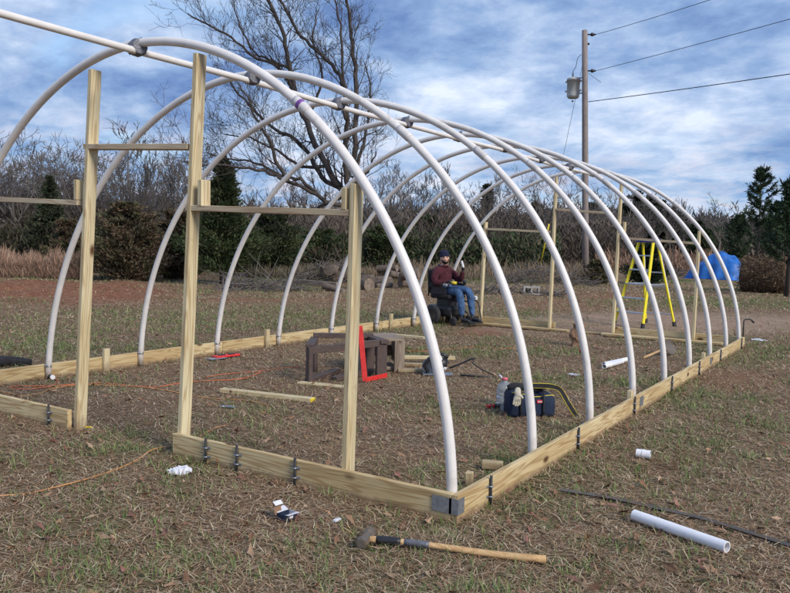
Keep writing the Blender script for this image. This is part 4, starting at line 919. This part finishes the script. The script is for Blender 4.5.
ced('green_shrub','wide evergreen shrub between the seated person and the far left post',478,268,222,60,9000,[(.045,.065,.028),(.035,.055,.022)],15,pw=.4,sz=.16,cat='shrub')
ced('green_shrub','evergreen shrub behind the far door gap',520,266,222,56,8000,GR,17,pw=.4,sz=.18,cat='shrub')
ced('green_shrub','dark shrub under the big bare tree',322,272,232,60,8000,GR,19,pw=.4,sz=.15,cat='shrub')
ced('brown_thicket_bush','large brown leafed bush between the two doorway posts',128,281,206,84,17000,BRN,23,pw=.35,sz=.12,cat='bush',trunk_h=.0)
ced('brown_thicket_bush','smaller brown bush beside the middle doorway post',176,279,212,50,10000,BRN,25,pw=.35,sz=.12,cat='bush',trunk_h=.0)
ced('brown_thicket_bush','brown green bush left of the second arch foot',68,276,222,44,8000,BRN,27,pw=.35,sz=.12,cat='bush',trunk_h=.0)
ced('round_evergreen','rounded dark green tree left of the tall pines above the blue tarp',700,262,222,46,8000,[(.03,.055,.025),(.045,.07,.03)],33,pw=.45,sz=.2,trunk_h=.2)
ced('dark_bush','dark green bush seen through the step ladder',645,284,246,40,5000,[(.02,.032,.018),(.03,.04,.02)],35,pw=.35,sz=.14,cat='bush',trunk_h=0)
ced('dry_bush','small olive brown bush at the foot of the utility pole',598,284,262,30,3000,[(.13,.12,.06),(.10,.08,.05)],37,pw=.3,sz=.11,cat='bush',trunk_h=0)
for k,(u,vt,d_,w) in enumerate([(634,193,95,26),(648,197,96,24),(660,203,98,26),(624,206,90,22),(672,210,98,22),(485,188,80,14),(590,206,80,24),(535,205,75,26)]):
    p=at(u,260,d_); cedar('far_pine','distant dark pine '+['straight above the step ladder top','just right of the ladder on the skyline','third of the distant pines right of the ladder','between the utility pole and the ladder','rightmost of the distant pines before the bare skyline tree','small and alone above the wood left of the far end','just right of the utility pole shaft','behind the rounded leafless tree by the far posts'][k],(p.x,p.y,0),at(u,vt,d_).z,w*d_/FPX,2600,[(.03,.04,.025),(.025,.035,.02)],101+k,'distant dark pines',trunk_h=.35,pw=.45,sz=.45)
def pine(label,u,vb,vt,seed,h=None,tier=11,dep=None,spread=1.0):
    if dep: p=at(u,260,dep); p=(p.x,p.y,0); h=at(u,vt,dep).z
    else: p=g_(u,vb); h=hpx(u,vb,vt)
    t_=thing('pine_tree',label,'tree',p); rnd=random.Random(seed); b=MB(); P0=Vector(p)
    b.tube([P0+Vector((0,0,-.1)),P0+Vector((.05,0,h*.5)),P0+Vector((0,0,h))],[.09,.05,.01],8); b.build('trunk',M['bark'],t_)
    lb=MB(); PP=[];DD=[]
    def tuft(q,d,n=24,s=1):
        for _ in range(n):
            PP.append(q-d*rnd.random()*.34); DD.append(d*.9+Vector((rnd.gauss(0,.55),rnd.gauss(0,.55),rnd.gauss(0,.55))))
    for k in range(tier):
        f=.30+.68*(k/(tier-1))**.9; nn=rnd.randint(3,5); a0=rnd.random()*6.28
        for j in range(nn):
            a=a0+j*6.283/nn+rnd.uniform(-.4,.4); ln=h*.27*(1.12-f)**.75*rnd.uniform(.4,1.3)*spread; q=P0+Vector((0,0,h*f)); d=Vector((math.cos(a),math.sin(a),.25)).normalized(); pts=[q.copy()]
            for s_ in range(5):
                d=(d+Vector((rnd.gauss(0,.1),rnd.gauss(0,.1),.17))).normalized(); q=q+d*ln/5; pts.append(q.copy())
                if s_>=2:
                    tuft(q,d)
                    sd=(d+Vector((rnd.gauss(0,.6),rnd.gauss(0,.6),rnd.gauss(0,.3)))).normalized(); q2=q+sd*ln*.22; lb.tube([q,q2],.008,3,cap=False); tuft(q2,sd,16)
            lb.tube(pts,[.020,.016,.013,.010,.008,.006],4,cap=False)
    tuft(P0+Vector((0,0,h+.1)),Vector((0,0,1)),60)
    lb.build('branches',M['bark'],t_)
    P=np.array(PP); D=np.array(DD); c=pick([(.03,.055,.028),(.045,.075,.032),(.025,.04,.02)],len(P)); V,C=leaves(P,D,.20,c,.085); link('needles',fastmesh('needles',V,4,C),M['needles'],t_)
pine('tall young pine with upturned branches behind the old round bale',755,284,172,3)
pine('young pine at the right edge of the photo with its trunk beside the bale',786,297,182,5)
pine('bushy pine between the two tall pines above the bale',772,280,205,8,spread=1.5)
pine('small pine behind the tarp and left of the tallest pine',736,276,218,9,spread=1.4)
# ---------------------------------------------------------------- undergrowth, woods, tall grass, brush
def brushmass(name,label,cat,rows,mat_='needles',kind='stuff',fine=1.0,tilt=.35):
    """rows: (u0,u1,dep0,dep1,vtop0,vtop1,n,len,width,cols)"""
    VV=[];CC=[]
    for u0,u1,d0,d1,v0,v1,n,ln,wd,cols in rows:
        f=RNG.random(n); u=u0+(u1-u0)*f; d=d0+(d1-d0)*RNG.random(n); top=v0+(v1-v0)*f+ (fbm(u*.09,d*.3,91,4)-.5)*26*(d0<200)
        fw=np.array(CF)[None]+np.array(CR)[None]*((u-395)/FPX)[:,None]-np.array(CU)[None]*((260-296.5)/FPX); P=np.array(CAM)[None]+fw*d[:,None]
        ray_t=np.array(CF)[None]+np.array(CR)[None]*((u-395)/FPX)[:,None]-np.array(CU)[None]*((top-296.5)/FPX)[:,None]; H_=1.5+ray_t[:,2]*d
        z=np.maximum(H_,.3)*(1-(1-RNG.random(n))**.62)*(1+.12*RNG.normal(size=n)); D=np.stack([RNG.normal(size=n)*tilt,RNG.normal(size=n)*tilt,.75+.3*RNG.random(n)],1)
        P[:,2]=np.maximum(z-ln*.4,0); q,c=leaves(P,D,ln,pick(cols,n,.35),wd*fine); VV.append(q);CC.append(c)
    o=link(name,fastmesh(name,np.concatenate(VV),4,np.concatenate(CC)),M[mat_]); tag(o,label,cat,kind=kind)
TW=[(.115,.09,.076),(.09,.072,.06),(.15,.12,.10),(.072,.058,.048),(.10,.088,.07)]
brushmass('undergrowth','dense brown and grey leafless undergrowth along the near edge of the wood','undergrowth',[
  (-60,210,33,44,202,205,90000,.42,.045,TW),(200,330,38,52,210,212,50000,.45,.045,TW),(320,540,42,62,216,215,80000,.5,.045,TW),(-60,200,30,36,226,222,40000,.3,.09,[(.05,.055,.03),(.07,.06,.04),(.055,.045,.035)]),
  (540,640,55,75,221,225,36000,.6,.045,TW),(-60,200,31,34,240,236,22000,.22,.16,[(.04,.045,.025),(.055,.045,.03)]),(190,345,34,38,246,246,26000,.22,.16,[(.04,.05,.025),(.06,.045,.03)]),(340,560,40,46,234,236,40000,.26,.16,[(.065,.09,.04),(.09,.075,.05),(.05,.075,.035),(.06,.065,.04)])],tilt=.7)
brushmass('far_woods','distant grey brown wood on the skyline beyond the field','woods',[
  (-80,260,60,100,210,210,40000,1.0,.07,TW),(240,560,70,120,213,216,60000,1.1,.07,TW),(540,820,105,170,214,225,110000,1.4,.07,[(.125,.11,.105),(.10,.088,.08),(.08,.085,.07)]),(600,830,95,110,234,238,30000,.9,.14,[(.09,.09,.07),(.11,.09,.075)])],tilt=.6)  # farthest woods' tones lightened to paint in distance haze
brushmass('tall_dry_grass','tall pinkish tan dry grass at the far edge of the field','grass',[
  (-60,88,25.5,29,254,257,60000,.32,.022,[(.34,.22,.16),(.28,.17,.12),(.38,.27,.2),(.22,.15,.11)]),
  (596,720,48,90,252,256,12000,.55,.05,[(.24,.15,.11),(.28,.19,.13),(.20,.13,.09)]),
  (400,600,31,38,266,268,7000,.4,.03,[(.22,.17,.12),(.17,.13,.09)]),(330,420,29,33,268,270,2500,.4,.03,[(.22,.17,.12),(.17,.13,.09)]),
  (250,345,29,33,268,268,3500,.4,.03,[(.20,.16,.12),(.13,.12,.07)])])
def brushpile(label,u,v,wpx_,hgt_,n,seed,cols=None):
    rnd=random.Random(seed); c=gp(u,v); w=wpx(u,v,wpx_)/2; b=MB()
    for i in range(n):
        a=rnd.uniform(-1,1); x=c+CR*(a*w)+Vector((CF.x,CF.y,0))*rnd.uniform(-.6,.6); x.z=rnd.random()*hgt_*(1-a*a)*.9; d=Vector((rnd.gauss(0,1),rnd.gauss(0,1),rnd.gauss(0,.35))).normalized(); l=rnd.uniform(.3,1.1)
        p=[x,x+d*l*.5+Vector((0,0,rnd.gauss(0,.06))),x+d*l+Vector((0,0,rnd.gauss(0,.12)))]
        for q in p: q.z=max(q.z,.01)
        b.tube(p,[rnd.uniform(.006,.022),.01,.005],4,cap=False)
    tag(b.build('brush_pile',M['bark_grey']),label,'brush pile')
brushpile('loose pile of grey dead branches right of the hay coloured weeds by the pole',545,284,90,.75,260,1)
brushpile('heap of dead branches under the big bare tree',335,282,70,.8,240,2)
brushpile('low line of dead branches behind the doorway cedar',262,290,80,.4,180,3)
brushpile('low dead branches in the field behind the far end',515,294,90,.22,120,4)
brushpile('low dark twigs left of the tarp',672,276,40,.5,80,6)
def logs():
    rnd=random.Random(9); first=None
    for i in range(24):
        u=rnd.uniform(328,442); v=rnd.uniform(281,292); c=gp(u,v); r=rnd.uniform(.08,.20); L_=rnd.uniform(.3,.8); a=rnd.uniform(0,3.14); z=r*.9+(rnd.random()<.4)*rnd.uniform(.2,.45)
        t_=thing('log','one of the cut logs dumped in the pile behind the left side boards','log',(c.x,c.y,z),'cut logs in the pile')
        d=Vector((math.cos(a),math.sin(a),rnd.gauss(0,.12))).normalized(); p=Vector((c.x,c.y,z)); rs=[r*rnd.uniform(.88,1.1) for _ in range(5)]
        b=MB(); b.tube([p+d*L_*(f-.5) for f in (0,.25,.5,.75,1)],rs,9,cap=False); b.build('bark',M['log'],t_)
        MB().tube([p-d*(L_/2+.004),p-d*(L_/2-.02)],rs[0]*.97,9).build('cut_end',M['stone'],t_); MB().tube([p+d*(L_/2-.02),p+d*(L_/2+.004)],rs[4]*.97,9).build('cut_end',M['stone'],t_)
logs()
# pale sawn beam in front of the log pile
tag(board('fallen_beam',gp(290,281,.15),gp(338,285,.15),.15,.15,M['old_wood']),'grey fallen beam lying left of the log pile','beam')
# tarp covered heap
def tarp():
    u0,u1,vb=681,744,280; a=gp(u0,vb-2); b_=gp(u1,vb+1); c=(a+b_)/2; ax=(b_-a); Lx=ax.length; ax.normalize(); ly=Vector((-ax.y,ax.x,0)); n=40; vs=[]
    for i in range(n):
        for j in range(n):
            s=i/(n-1)*2-1; t=j/(n-1)*2-1; e=(abs(s)**2.6+abs(t)**2.6)
            prof=np.interp(s,[-1,-.75,-.4,.0,.45,.8,1],[.45,.62,.78,1.0,.95,.82,.55]); h=max(0,1-e)**.5*prof
            fold=.09*math.sin(s*14+2*math.sin(t*4))*(1-abs(t)*.2)+.06*math.sin(t*11+s*5); h=h*(1+fold*.55)
            x=s*Lx/2*(1+.03*math.sin(t*9)); y=t*1.0*(1+.05*math.sin(s*13)); q=c+ax*x+ly*(y+1.0); vs.append((q.x,q.y,h*1.32+.012*math.sin(s*41+t*17)+.01))
    b=MB(); b.add(vs,[(i*n+j,(i+1)*n+j,(i+1)*n+j+1,i*n+j+1) for i in range(n-1) for j in range(n-1)],True); tag(b.build('tarpaulin',M['tarp']),'bright blue tarpaulin draped over a heap in the far field','tarpaulin')
tarp()
def bale():
    a=gp(738,292); b_=gp(785,294.5); ax=(b_-a); Lx=ax.length; ax.normalize(); ly=Vector((-ax.y,ax.x,0)); c=(a+b_)/2+ly*.6; n=36;k=40; vs=[]; R_=.68
    for i in range(n):
        s=i/(n-1)*2-1; ed=(1-abs(s)**10)**.5*.15+.85 if abs(s)<1 else .8
        for j in range(k):
            an=2*math.pi*j/k; rr_=R_*ed*(1+.10*(fbm(np.array([s*3+5]),np.array([an*2.]),8,3)[0]-.5)); x=s*Lx/2+.05*(fbm(np.array([an*2]),np.array([s]),12)[0]-.5)
            q=c+ax*x+ly*(rr_*math.cos(an)); z=rr_*math.sin(an)*.93+R_*.86; vs.append((q.x,q.y,max(z,-.02)))
    b=MB(); b.add(vs,[(i*k+j,i*k+(j+1)%k,(i+1)*k+(j+1)%k,(i+1)*k+j) for i in range(n-1) for j in range(k)],True)
    b.f+=[list(range(k)),[(n-1)*k+j for j in range(k)]]; b.sm+=[False]*2; b.mi+=[0]*2
    t_=thing('hay_bale','old dark weathered round hay bale in the field at the right edge','hay bale',(c.x,c.y,0)); b.build('bale_core',M['hay'],t_)
    P=np.array(vs)[RNG.integers(0,len(vs),7000)]+RNG.normal(size=(7000,3))*.03; P[:,2]=np.maximum(P[:,2],0); D=RNG.normal(size=(7000,3)); V,C=leaves(P,D,.16,pick([(.16,.11,.07),(.10,.065,.04),(.22,.16,.10),(.07,.045,.03)],7000),.07); o=link('loose_straw',fastmesh('loose_straw',V,4,C),M['grass'],t_)
    o['kind']='stuff'
bale()
# tiny pale roofed shed far off
c=at(612,246,120); c.z=0; t_=thing('distant_shed','tiny distant shed with a pale roof on the skyline by the utility pole','shed',(c.x,c.y,0)); Mx=frame(CR*Vector((1,1,0)),(0,0,1),(c.x,c.y,0))
MB().box((0,0,1.2),(6,4,2.4)).build('wall',M['old_wood'],t_,M=Mx); MB().add([(-3.3,-2.3,2.4),(3.3,-2.3,2.4),(3.3,2.3,2.4),(-3.3,2.3,2.4),(-3.3,0,3.5),(3.3,0,3.5)],[(0,1,5,4),(2,3,4,5),(0,4,3),(1,2,5),(0,3,2,1)]).build('roof',M['galv'],t_,M=Mx)
# ---------------------------------------------------------------- person in the power wheelchair
def skin(name,nodes,edges,mats,parent,M4,sub=2,root=0,assign=None):
    """grow one continuous surface over a skeleton; nodes (x,y,z,rx[,ry])"""
    me=bpy.data.meshes.new(name+'_skeleton'); me.from_pydata([n[:3] for n in nodes],edges,[]); me.update()
    o=bpy.data.objects.new(name,me); COL.objects.link(o); md=o.modifiers.new('skin','SKIN'); md.use_smooth_shade=True
    for i,n in enumerate(nodes):
        sv=me.skin_vertices[0].data[i]; sv.radius=(n[3],n[4] if len(n)>4 else n[3]); sv.use_root=(i==root)
    sb=o.modifiers.new('sub','SUBSURF'); sb.levels=sub; sb.render_levels=sub
    bpy.context.view_layer.update(); dg=bpy.context.evaluated_depsgraph_get(); me2=bpy.data.meshes.new_from_object(o.evaluated_get(dg)); bpy.data.objects.remove(o)
    for m_ in mats: me2.materials.append(m_)
    me2.polygons.foreach_set('use_smooth',[True]*len(me2.polygons))
    if assign:
        for p in me2.polygons: p.material_index=assign(p.center)
    me2.name=name
    return link(name,me2,None,parent,M4)
cc0=gp(447,323.5); Cc=Vector((cc0.x,cc0.y,0))
fr=Vector((CR.x,CR.y,0)).normalized(); fa=Vector((CF.x,CF.y,0)).normalized()
Fd=(fr*.70-fa*.71).normalized(); Ld=Vector((0,0,1)).cross(Fd)
PM=Matrix.Translation(Cc)@Matrix((Fd,Ld,Vector((0,0,1)))).transposed().to_4x4()
def wheelchair():
    t_=thing('power_wheelchair','black power wheelchair with the seated person, standing on the floor of the frame','wheelchair',Cc)
    for sg in (-1,1):
        w=MB(); Mx=PM@Matrix.Translation((-.10,sg*.29,.175))@Matrix.Rotation(math.pi/2,4,'X')
        w.lathe([(.10,-.035),(.165,-.04),(.178,-.02),(.178,.02),(.165,.04),(.10,.035)],22); wo=w.build('drive_wheel',M['rubber'],t_,M=Mx)
        MB().lathe([(0,-.03),(.095,-.03),(.105,-.036),(.105,.036),(.095,.03),(0,.03)],16).build('hub',M['black'],wo,M=Mx)
        for x,r in ((.34,.085),(-.42,.07)):
            Mc=PM@Matrix.Translation((x,sg*.22,r))@Matrix.Rotation(math.pi/2,4,'X'); co=MB().lathe([(0,-.018),(r*.85,-.022),(r,-.01),(r,.01),(r*.85,.022),(0,.018)],16).build('caster',M['rubber'],t_,M=Mc)
            MB().tube([(x,sg*.22,r),(x-.02*(1 if x>0 else -1),sg*.25,r+.06),(x-.05*(1 if x>0 else -1),sg*.23,.22),(x*.6,sg*.2,.25)],.016,7,M=PM).build('fork',M['black'],co)
        MB().tube(crom([(-.22,sg*.27,.60),(-.20,sg*.28,.70),(-.1,sg*.28,.715),(.16,sg*.28,.715)],3),.014,7,M=PM).build('arm_support',M['black'],t_)
        MB().box((.0,sg*.28,.735),(.34,.065,.035),PM,bev=.014).build('armrest',M['black_cloth'],t_)
        MB().box((-.02,sg*.25,.62),(.40,.02,.14),PM,bev=.008).build('skirt_guard',M['black'],t_)
    b=MB(); b.box((-.06,0,.24),(.62,.42,.20),PM,bev=.05); b.build('drive_base',M['black'],t_)
    b=MB(); b.box((-.02,0,.40),(.30,.26,.16),PM,bev=.02); b.build('seat_column',M['black'],t_)
    b=MB(); b.box((.0,0,.515),(.50,.46,.085),PM,bev=.03); b.build('seat_cushion',M['black_cloth'],t_)
    b=MB(); b.box((-.29,0,.78),(.07,.42,.46),PM@Matrix.Translation((0,0,0))@Matrix.Rotation(-.0,4,'Y'),bev=.03); b.build('backrest',M['black_cloth'],t_)
    for sg in(-1,1): MB().tube(crom([(-.31,sg*.19,.5),(-.33,sg*.19,1.0),(-.36,sg*.19,1.06),(-.44,sg*.19,1.07)],3),.013,7,M=PM).build('push_handle',M['black'],t_)
    MB().tube([(.22,-.27,.70),(.25,-.26,.78)],.02,8,M=PM).ball(PM@Vector((.26,-.26,.80)),.03,8).build('joystick',M['black'],t_)
    MB().box((.19,-.275,.735),(.10,.08,.05),PM,bev=.012).build('control_box',M['grey_plastic'],t_)
    for sg in(-1,1): MB().tube([(.22,sg*.12,.46),(.40,sg*.13,.42),(.53,sg*.12,.12)],.014,7,M=PM).build('leg_support',M['black'],t_)
    b=MB(); b.box((.60,0,.075),(.26,.34,.02),PM@Matrix.Rotation(0,4,'Y'),bev=.006); b.build('footplate',M['black'],t_)
    # tilted side bar with a white knob, right of the knees in the photo
    MB().tube(crom([(.36,.30,.48),(.50,.29,.40),(.56,.28,.20),(.60,.28,.03)],3),.013,7,M=PM).build('side_bar',M['black'],t_)
    MB().box((.40,.30,.49),(.12,.05,.09),PM,bev=.02).build('white_knob',M['white'],t_)
wheelchair()
def person():
    t_=thing('person','person in a maroon sweater, jeans and dark knit cap sitting in the black power wheelchair','person',Cc)
    N=[(-.12,0,.62,.175,.155),(-.13,0,.74,.185,.165),(-.14,0,.86,.185,.15),(-.145,0,.975,.18,.125),(-.13,0,1.045,.075,.075),(-.115,0,1.09,.058,.058),   #0-5
       (-.145,-.19,.975,.088),(-.10,-.28,.86,.078),(-.04,-.30,.75,.068),(.08,-.25,.775,.055),(.17,-.215,.79,.034),                         #6-10 right arm
       (-.145,.19,.975,.088),(-.06,.275,.87,.078),(.04,.29,.79,.068),(.13,.235,.89,.052),(.165,.21,.985,.033),                                  #11-15 left arm raised
       (-.09,-.095,.60,.10),(.12,-.11,.625,.098),(.34,-.12,.62,.082),(.40,-.12,.55,.076),(.44,-.12,.36,.068),(.47,-.12,.17,.045),              #16-21 right leg
       (-.09,.095,.60,.10),(.12,.11,.63,.098),(.37,.13,.635,.082),(.43,.13,.56,.076),(.475,.12,.36,.068),(.51,.115,.17,.045),                   #22-27
       (-.105,0,1.135,.072,.066),(-.095,0,1.19,.088,.078),(-.095,0,1.245,.084,.076),(-.10,0,1.285,.055,.052)]                                    #28-31 head
    E=[(0,1),(1,2),(2,3),(3,4),(4,5),(5,28),(28,29),(29,30),(30,31),(3,6),(6,7),(7,8),(8,9),(9,10),(3,11),(11,12),(12,13),(13,14),(14,15),(0,16),(16,17),(17,18),(18,19),(19,20),(20,21),(0,22),(22,23),(23,24),(24,25),(25,26),(26,27)]
    def asg(c):
        if c.z>1.075: return 2
        if c.z<.58 or (c.z<.72 and c.x>-.02 and abs(c.y)<.235 ) or (c.z<.66): return 1
        return 0
    N=[(x-.02 if i in(28,29,30,31) else x,y,z,*r) for i,(x,y,z,*r) in enumerate(N)]
    skin('body',N,E,[M['maroon'],M['jeans'],M['skin']],t_,PM,2,0,asg)
    # head turned to the camera
    hc=PM@Vector((-.105,0,1.205)); toC=(CAM-hc); toC.z=0; toC.normalize(); toC=(toC+fr*.18).normalized(); lf=Vector((0,0,1)).cross(toC); HM=Matrix.Translation(hc)@Matrix((toC,lf,Vector((0,0,1)))).transposed().to_4x4()@Matrix.Rotation(math.radians(5),4,'X')
    # face: front of the skull with brow, nose and cheeks, slightly proud of the skull
    n=26; vs=[]
    for i in range(n+1):
        for j in range(n):
            a=math.pi*i/n; b_=2*math.pi*j/n; x=math.sin(a)*math.cos(b_); y=math.sin(a)*math.sin(b_); z=math.cos(a)
            X=.097*x; Y=.076*y*(1-.14*max(0,-z)); Z=.118*z
            if x>0:
                X+=.026*math.exp(-((y/.16)**2+((z+.13)/.20)**2)); X+=.007*math.exp(-((y/.6)**2+((z-.22)/.10)**2)); X-=.010*(math.exp(-(((abs(y)-.38)/.16)**2+((z-.06)/.10)**2)))
                X+=.006*math.exp(-((y/.3)**2+((z+.42)/.10)**2)); X+=.010*math.exp(-((y/.35)**2+((z+.85)/.2)**2)); X+=.006*math.exp(-(((abs(y)-.5)/.2)**2+((z+.12)/.15)**2))
            vs.append((X,Y,Z))
    b=MB(); b.add(vs,[(i*n+j,(i+1)*n+j,(i+1)*n+(j+1)%n,i*n+(j+1)%n) for i in range(n) for j in range(n)],True)
    for s_ in(-1,1): b.ball((-.005,s_*.077,-.005),.028,8,sc=(.7,.35,1.1))
    hd=b.build('head',M['skin'],t_,M=HM)
    for s_ in(-1,1):
        MB().ball((.083,s_*.030,.010),.010,8,sc=(.6,1.1,.7)).build('eye',M['white'],hd,M=HM) if 0 else MB().ball((.084,s_*.030,.008),.009,8,sc=(.4,1.0,.45)).build('eye',M['rebar'],hd,M=HM)
        MB().tube([(.092,s_*.046,.025),(.098,s_*.030,.030),(.096,s_*.016,.027)],.005,6).build('eyebrow',M['beard'],hd,M=HM)
    # beard wraps jaw
    vs=[];n1,n2=9,22
    for i in range(n1):
        for j in range(n2):
            f=j/(n2-1)*2-1; ph=f*1.75; z=-.044-.062*(i/(n1-1)); lift=.045*abs(f)**2*(1-i/(n1-1)); zz=max(-.97,(z+lift)/.118); rr_=math.sqrt(1-zz*zz)
            vs.append(((.107*math.cos(ph)+.006)*rr_+(.014 if abs(f)<.25 else 0),.083*math.sin(ph)*rr_*(1-.14*max(0,-zz)),z+lift))
    b=MB(); b.add(vs,[(i*n2+j,i*n2+j+1,(i+1)*n2+j+1,(i+1)*n2+j) for i in range(n1-1) for j in range(n2-1)],True); b.build('beard',M['beard'],hd,M=HM)
    MB().tube([(.108,-.030,-.047),(.121,-.012,-.053),(.122,.012,-.053),(.108,.030,-.047)],.006,6).build('mouth',mat('smile',(.42,.25,.21),.4),hd,M=HM)
    MB().lathe([(.104,.035),(.108,.04),(.108,.065),(.104,.07),(.103,.09),(.094,.125),(.066,.150),(.03,.162),(0,.165)],22).build('knit_cap',M['hat'],t_,M=HM@Matrix.Translation((-.012,0,0))@Matrix.Diagonal((1.0,.86,1,1)))
    MB().tube([(-.13+.075*math.cos(a),.075*math.sin(a),1.055+.012*math.cos(a)) for a in np.linspace(0,6.283,17)],.022,7,M=PM,cap=False).build('collar',M['maroon'],t_)
    # shoes
    for s_,x0 in((-1,.47),(1,.51)):
        N2=[(x0-.03,s_*.118,.135,.045,.04),(x0+.05,s_*.122,.120,.045,.04),(x0+.13,s_*.128,.108,.042,.032),(x0+.19,s_*.132,.105,.036,.026),(x0,s_*.118,.19,.05,.05)]
        skin('shoe',N2,[(0,1),(1,2),(2,3),(0,4)],[M['black']],t_,PM,2,0)
    # gloved hands: palm and five separate fingers
    def hand(w,axis,palm_n,curl,side):
        w=Vector(w); a=Vector(axis).normalized(); nn=Vector(palm_n); nn=(nn-a*nn.dot(a)).normalized(); s=a.cross(nn)*side; N=[]; E=[]
        def add(p,r,pr=None,r2=None):
            N.append((p.x,p.y,p.z,r,r2 or r)); 
            if pr is not None: E.append((pr,len(N)-1))
            return len(N)-1
        p0=add(w-a*.02,.030,None,.026); p1=add(w+a*.035,.036,p0,.022); p2=add(w+a*.07,.038,p1,.020)
        for k,(off,L_) in enumerate(((-.030,.072),(-.010,.080),(.010,.075),(.029,.060))):
            d=a.copy(); q=w+a*.082+s*off; i=add(q,.012,p2)
            for j,fr_ in enumerate((.45,.32,.23)):
                d=(Matrix.Rotation(curl*(.8+.12*k),3,a.cross(nn).normalized())@d); q=q+d*L_*fr_; i=add(q,.0115-.001*j,i)
        q=w+a*.03-s*.036; i=add(q,.014,p1); d=(a*.6-s*.7+nn*.35).normalized()
        for j in range(2): q=q+d*.032; i=add(q,.013-.001*j,i); d=(d+nn*.5+s*.3).normalized()
        skin('glove',N,E,[M['black_cloth']],t_,PM,1,0)
    hand((.185,-.21,.792),(.9,.15,-.12),(0,.1,-1),.75,1)
    hand((.172,.205,1.0),(.15,-.05,1),(-.55,-.6,0),.75,-1)
    a_=PM@Vector((.215,.165,1.05)); b_=PM@Vector((.185,.145,1.17)); tag(hollow(a_,b_,.022,.017,12).build('pipe_offcut',M['white']),'short white pipe offcut held up in the gloved hand','pipe')
    c=PM@Vector((.30,-.20,.76)); t2=thing('cordless_tool','small yellow and black hand tool held on the armrest','hand tool',c)
    MB().tube([(.24,-.215,.775),(.36,-.17,.775)],.026,8,M=PM).build('tool_body',M['yellow'],t2); MB().tube([(.36,-.17,.775),(.44,-.14,.785)],.018,8,M=PM).ball(PM@Vector((.50,-.12,.80)),.042,8).build('tool_head',M['black'],t2)
person()
gq=gp(517,417); gq=Vector((gq.x,gq.y,0))-Vector((CF.x,CF.y,0))*.05
GM=Matrix.Translation(gq+Vector((0,0,.035)))@Matrix.Scale(.85,4)@Matrix((CR,Vector((CF.x,CF.y,0)).normalized(),Vector((0,0,1)))).transposed().to_4x4()
GN=[(0,.05,.255,.030,.035),(-.005,.01,.245,.035,.022),(-.012,-.012,.205,.040,.020),(-.016,-.018,.165,.040,.018)]; GE=[(0,1),(1,2),(2,3)]
for k,(x,l) in enumerate(((-.045,.045),(-.025,.06),(-.004,.062),(.014,.05))):
    a=len(GN); GN+=[(x,-.020,.145,.0125),(x-.004,-.022,.145-l*.5,.0120),(x-.01,-.024,.145-l,.0105)]; GE+=[(3,a),(a,a+1),(a+1,a+2)]
a=len(GN); GN+=[(.028,-.03,.19,.014),(.038,-.035,.165,.012)]; GE+=[(2,a),(a,a+1)]
tag(skin('work_glove',GN,GE,[M['rag']],None,GM,2,0),'cream work glove draped over the left end of the tool bag','glove')
for o in list(bpy.data.objects):     # the unplaced tree variants never stay behind
    if o.parent is None and o.location.z<-150:
        for ch in list(o.children): bpy.data.objects.remove(ch)
        bpy.data.objects.remove(o)
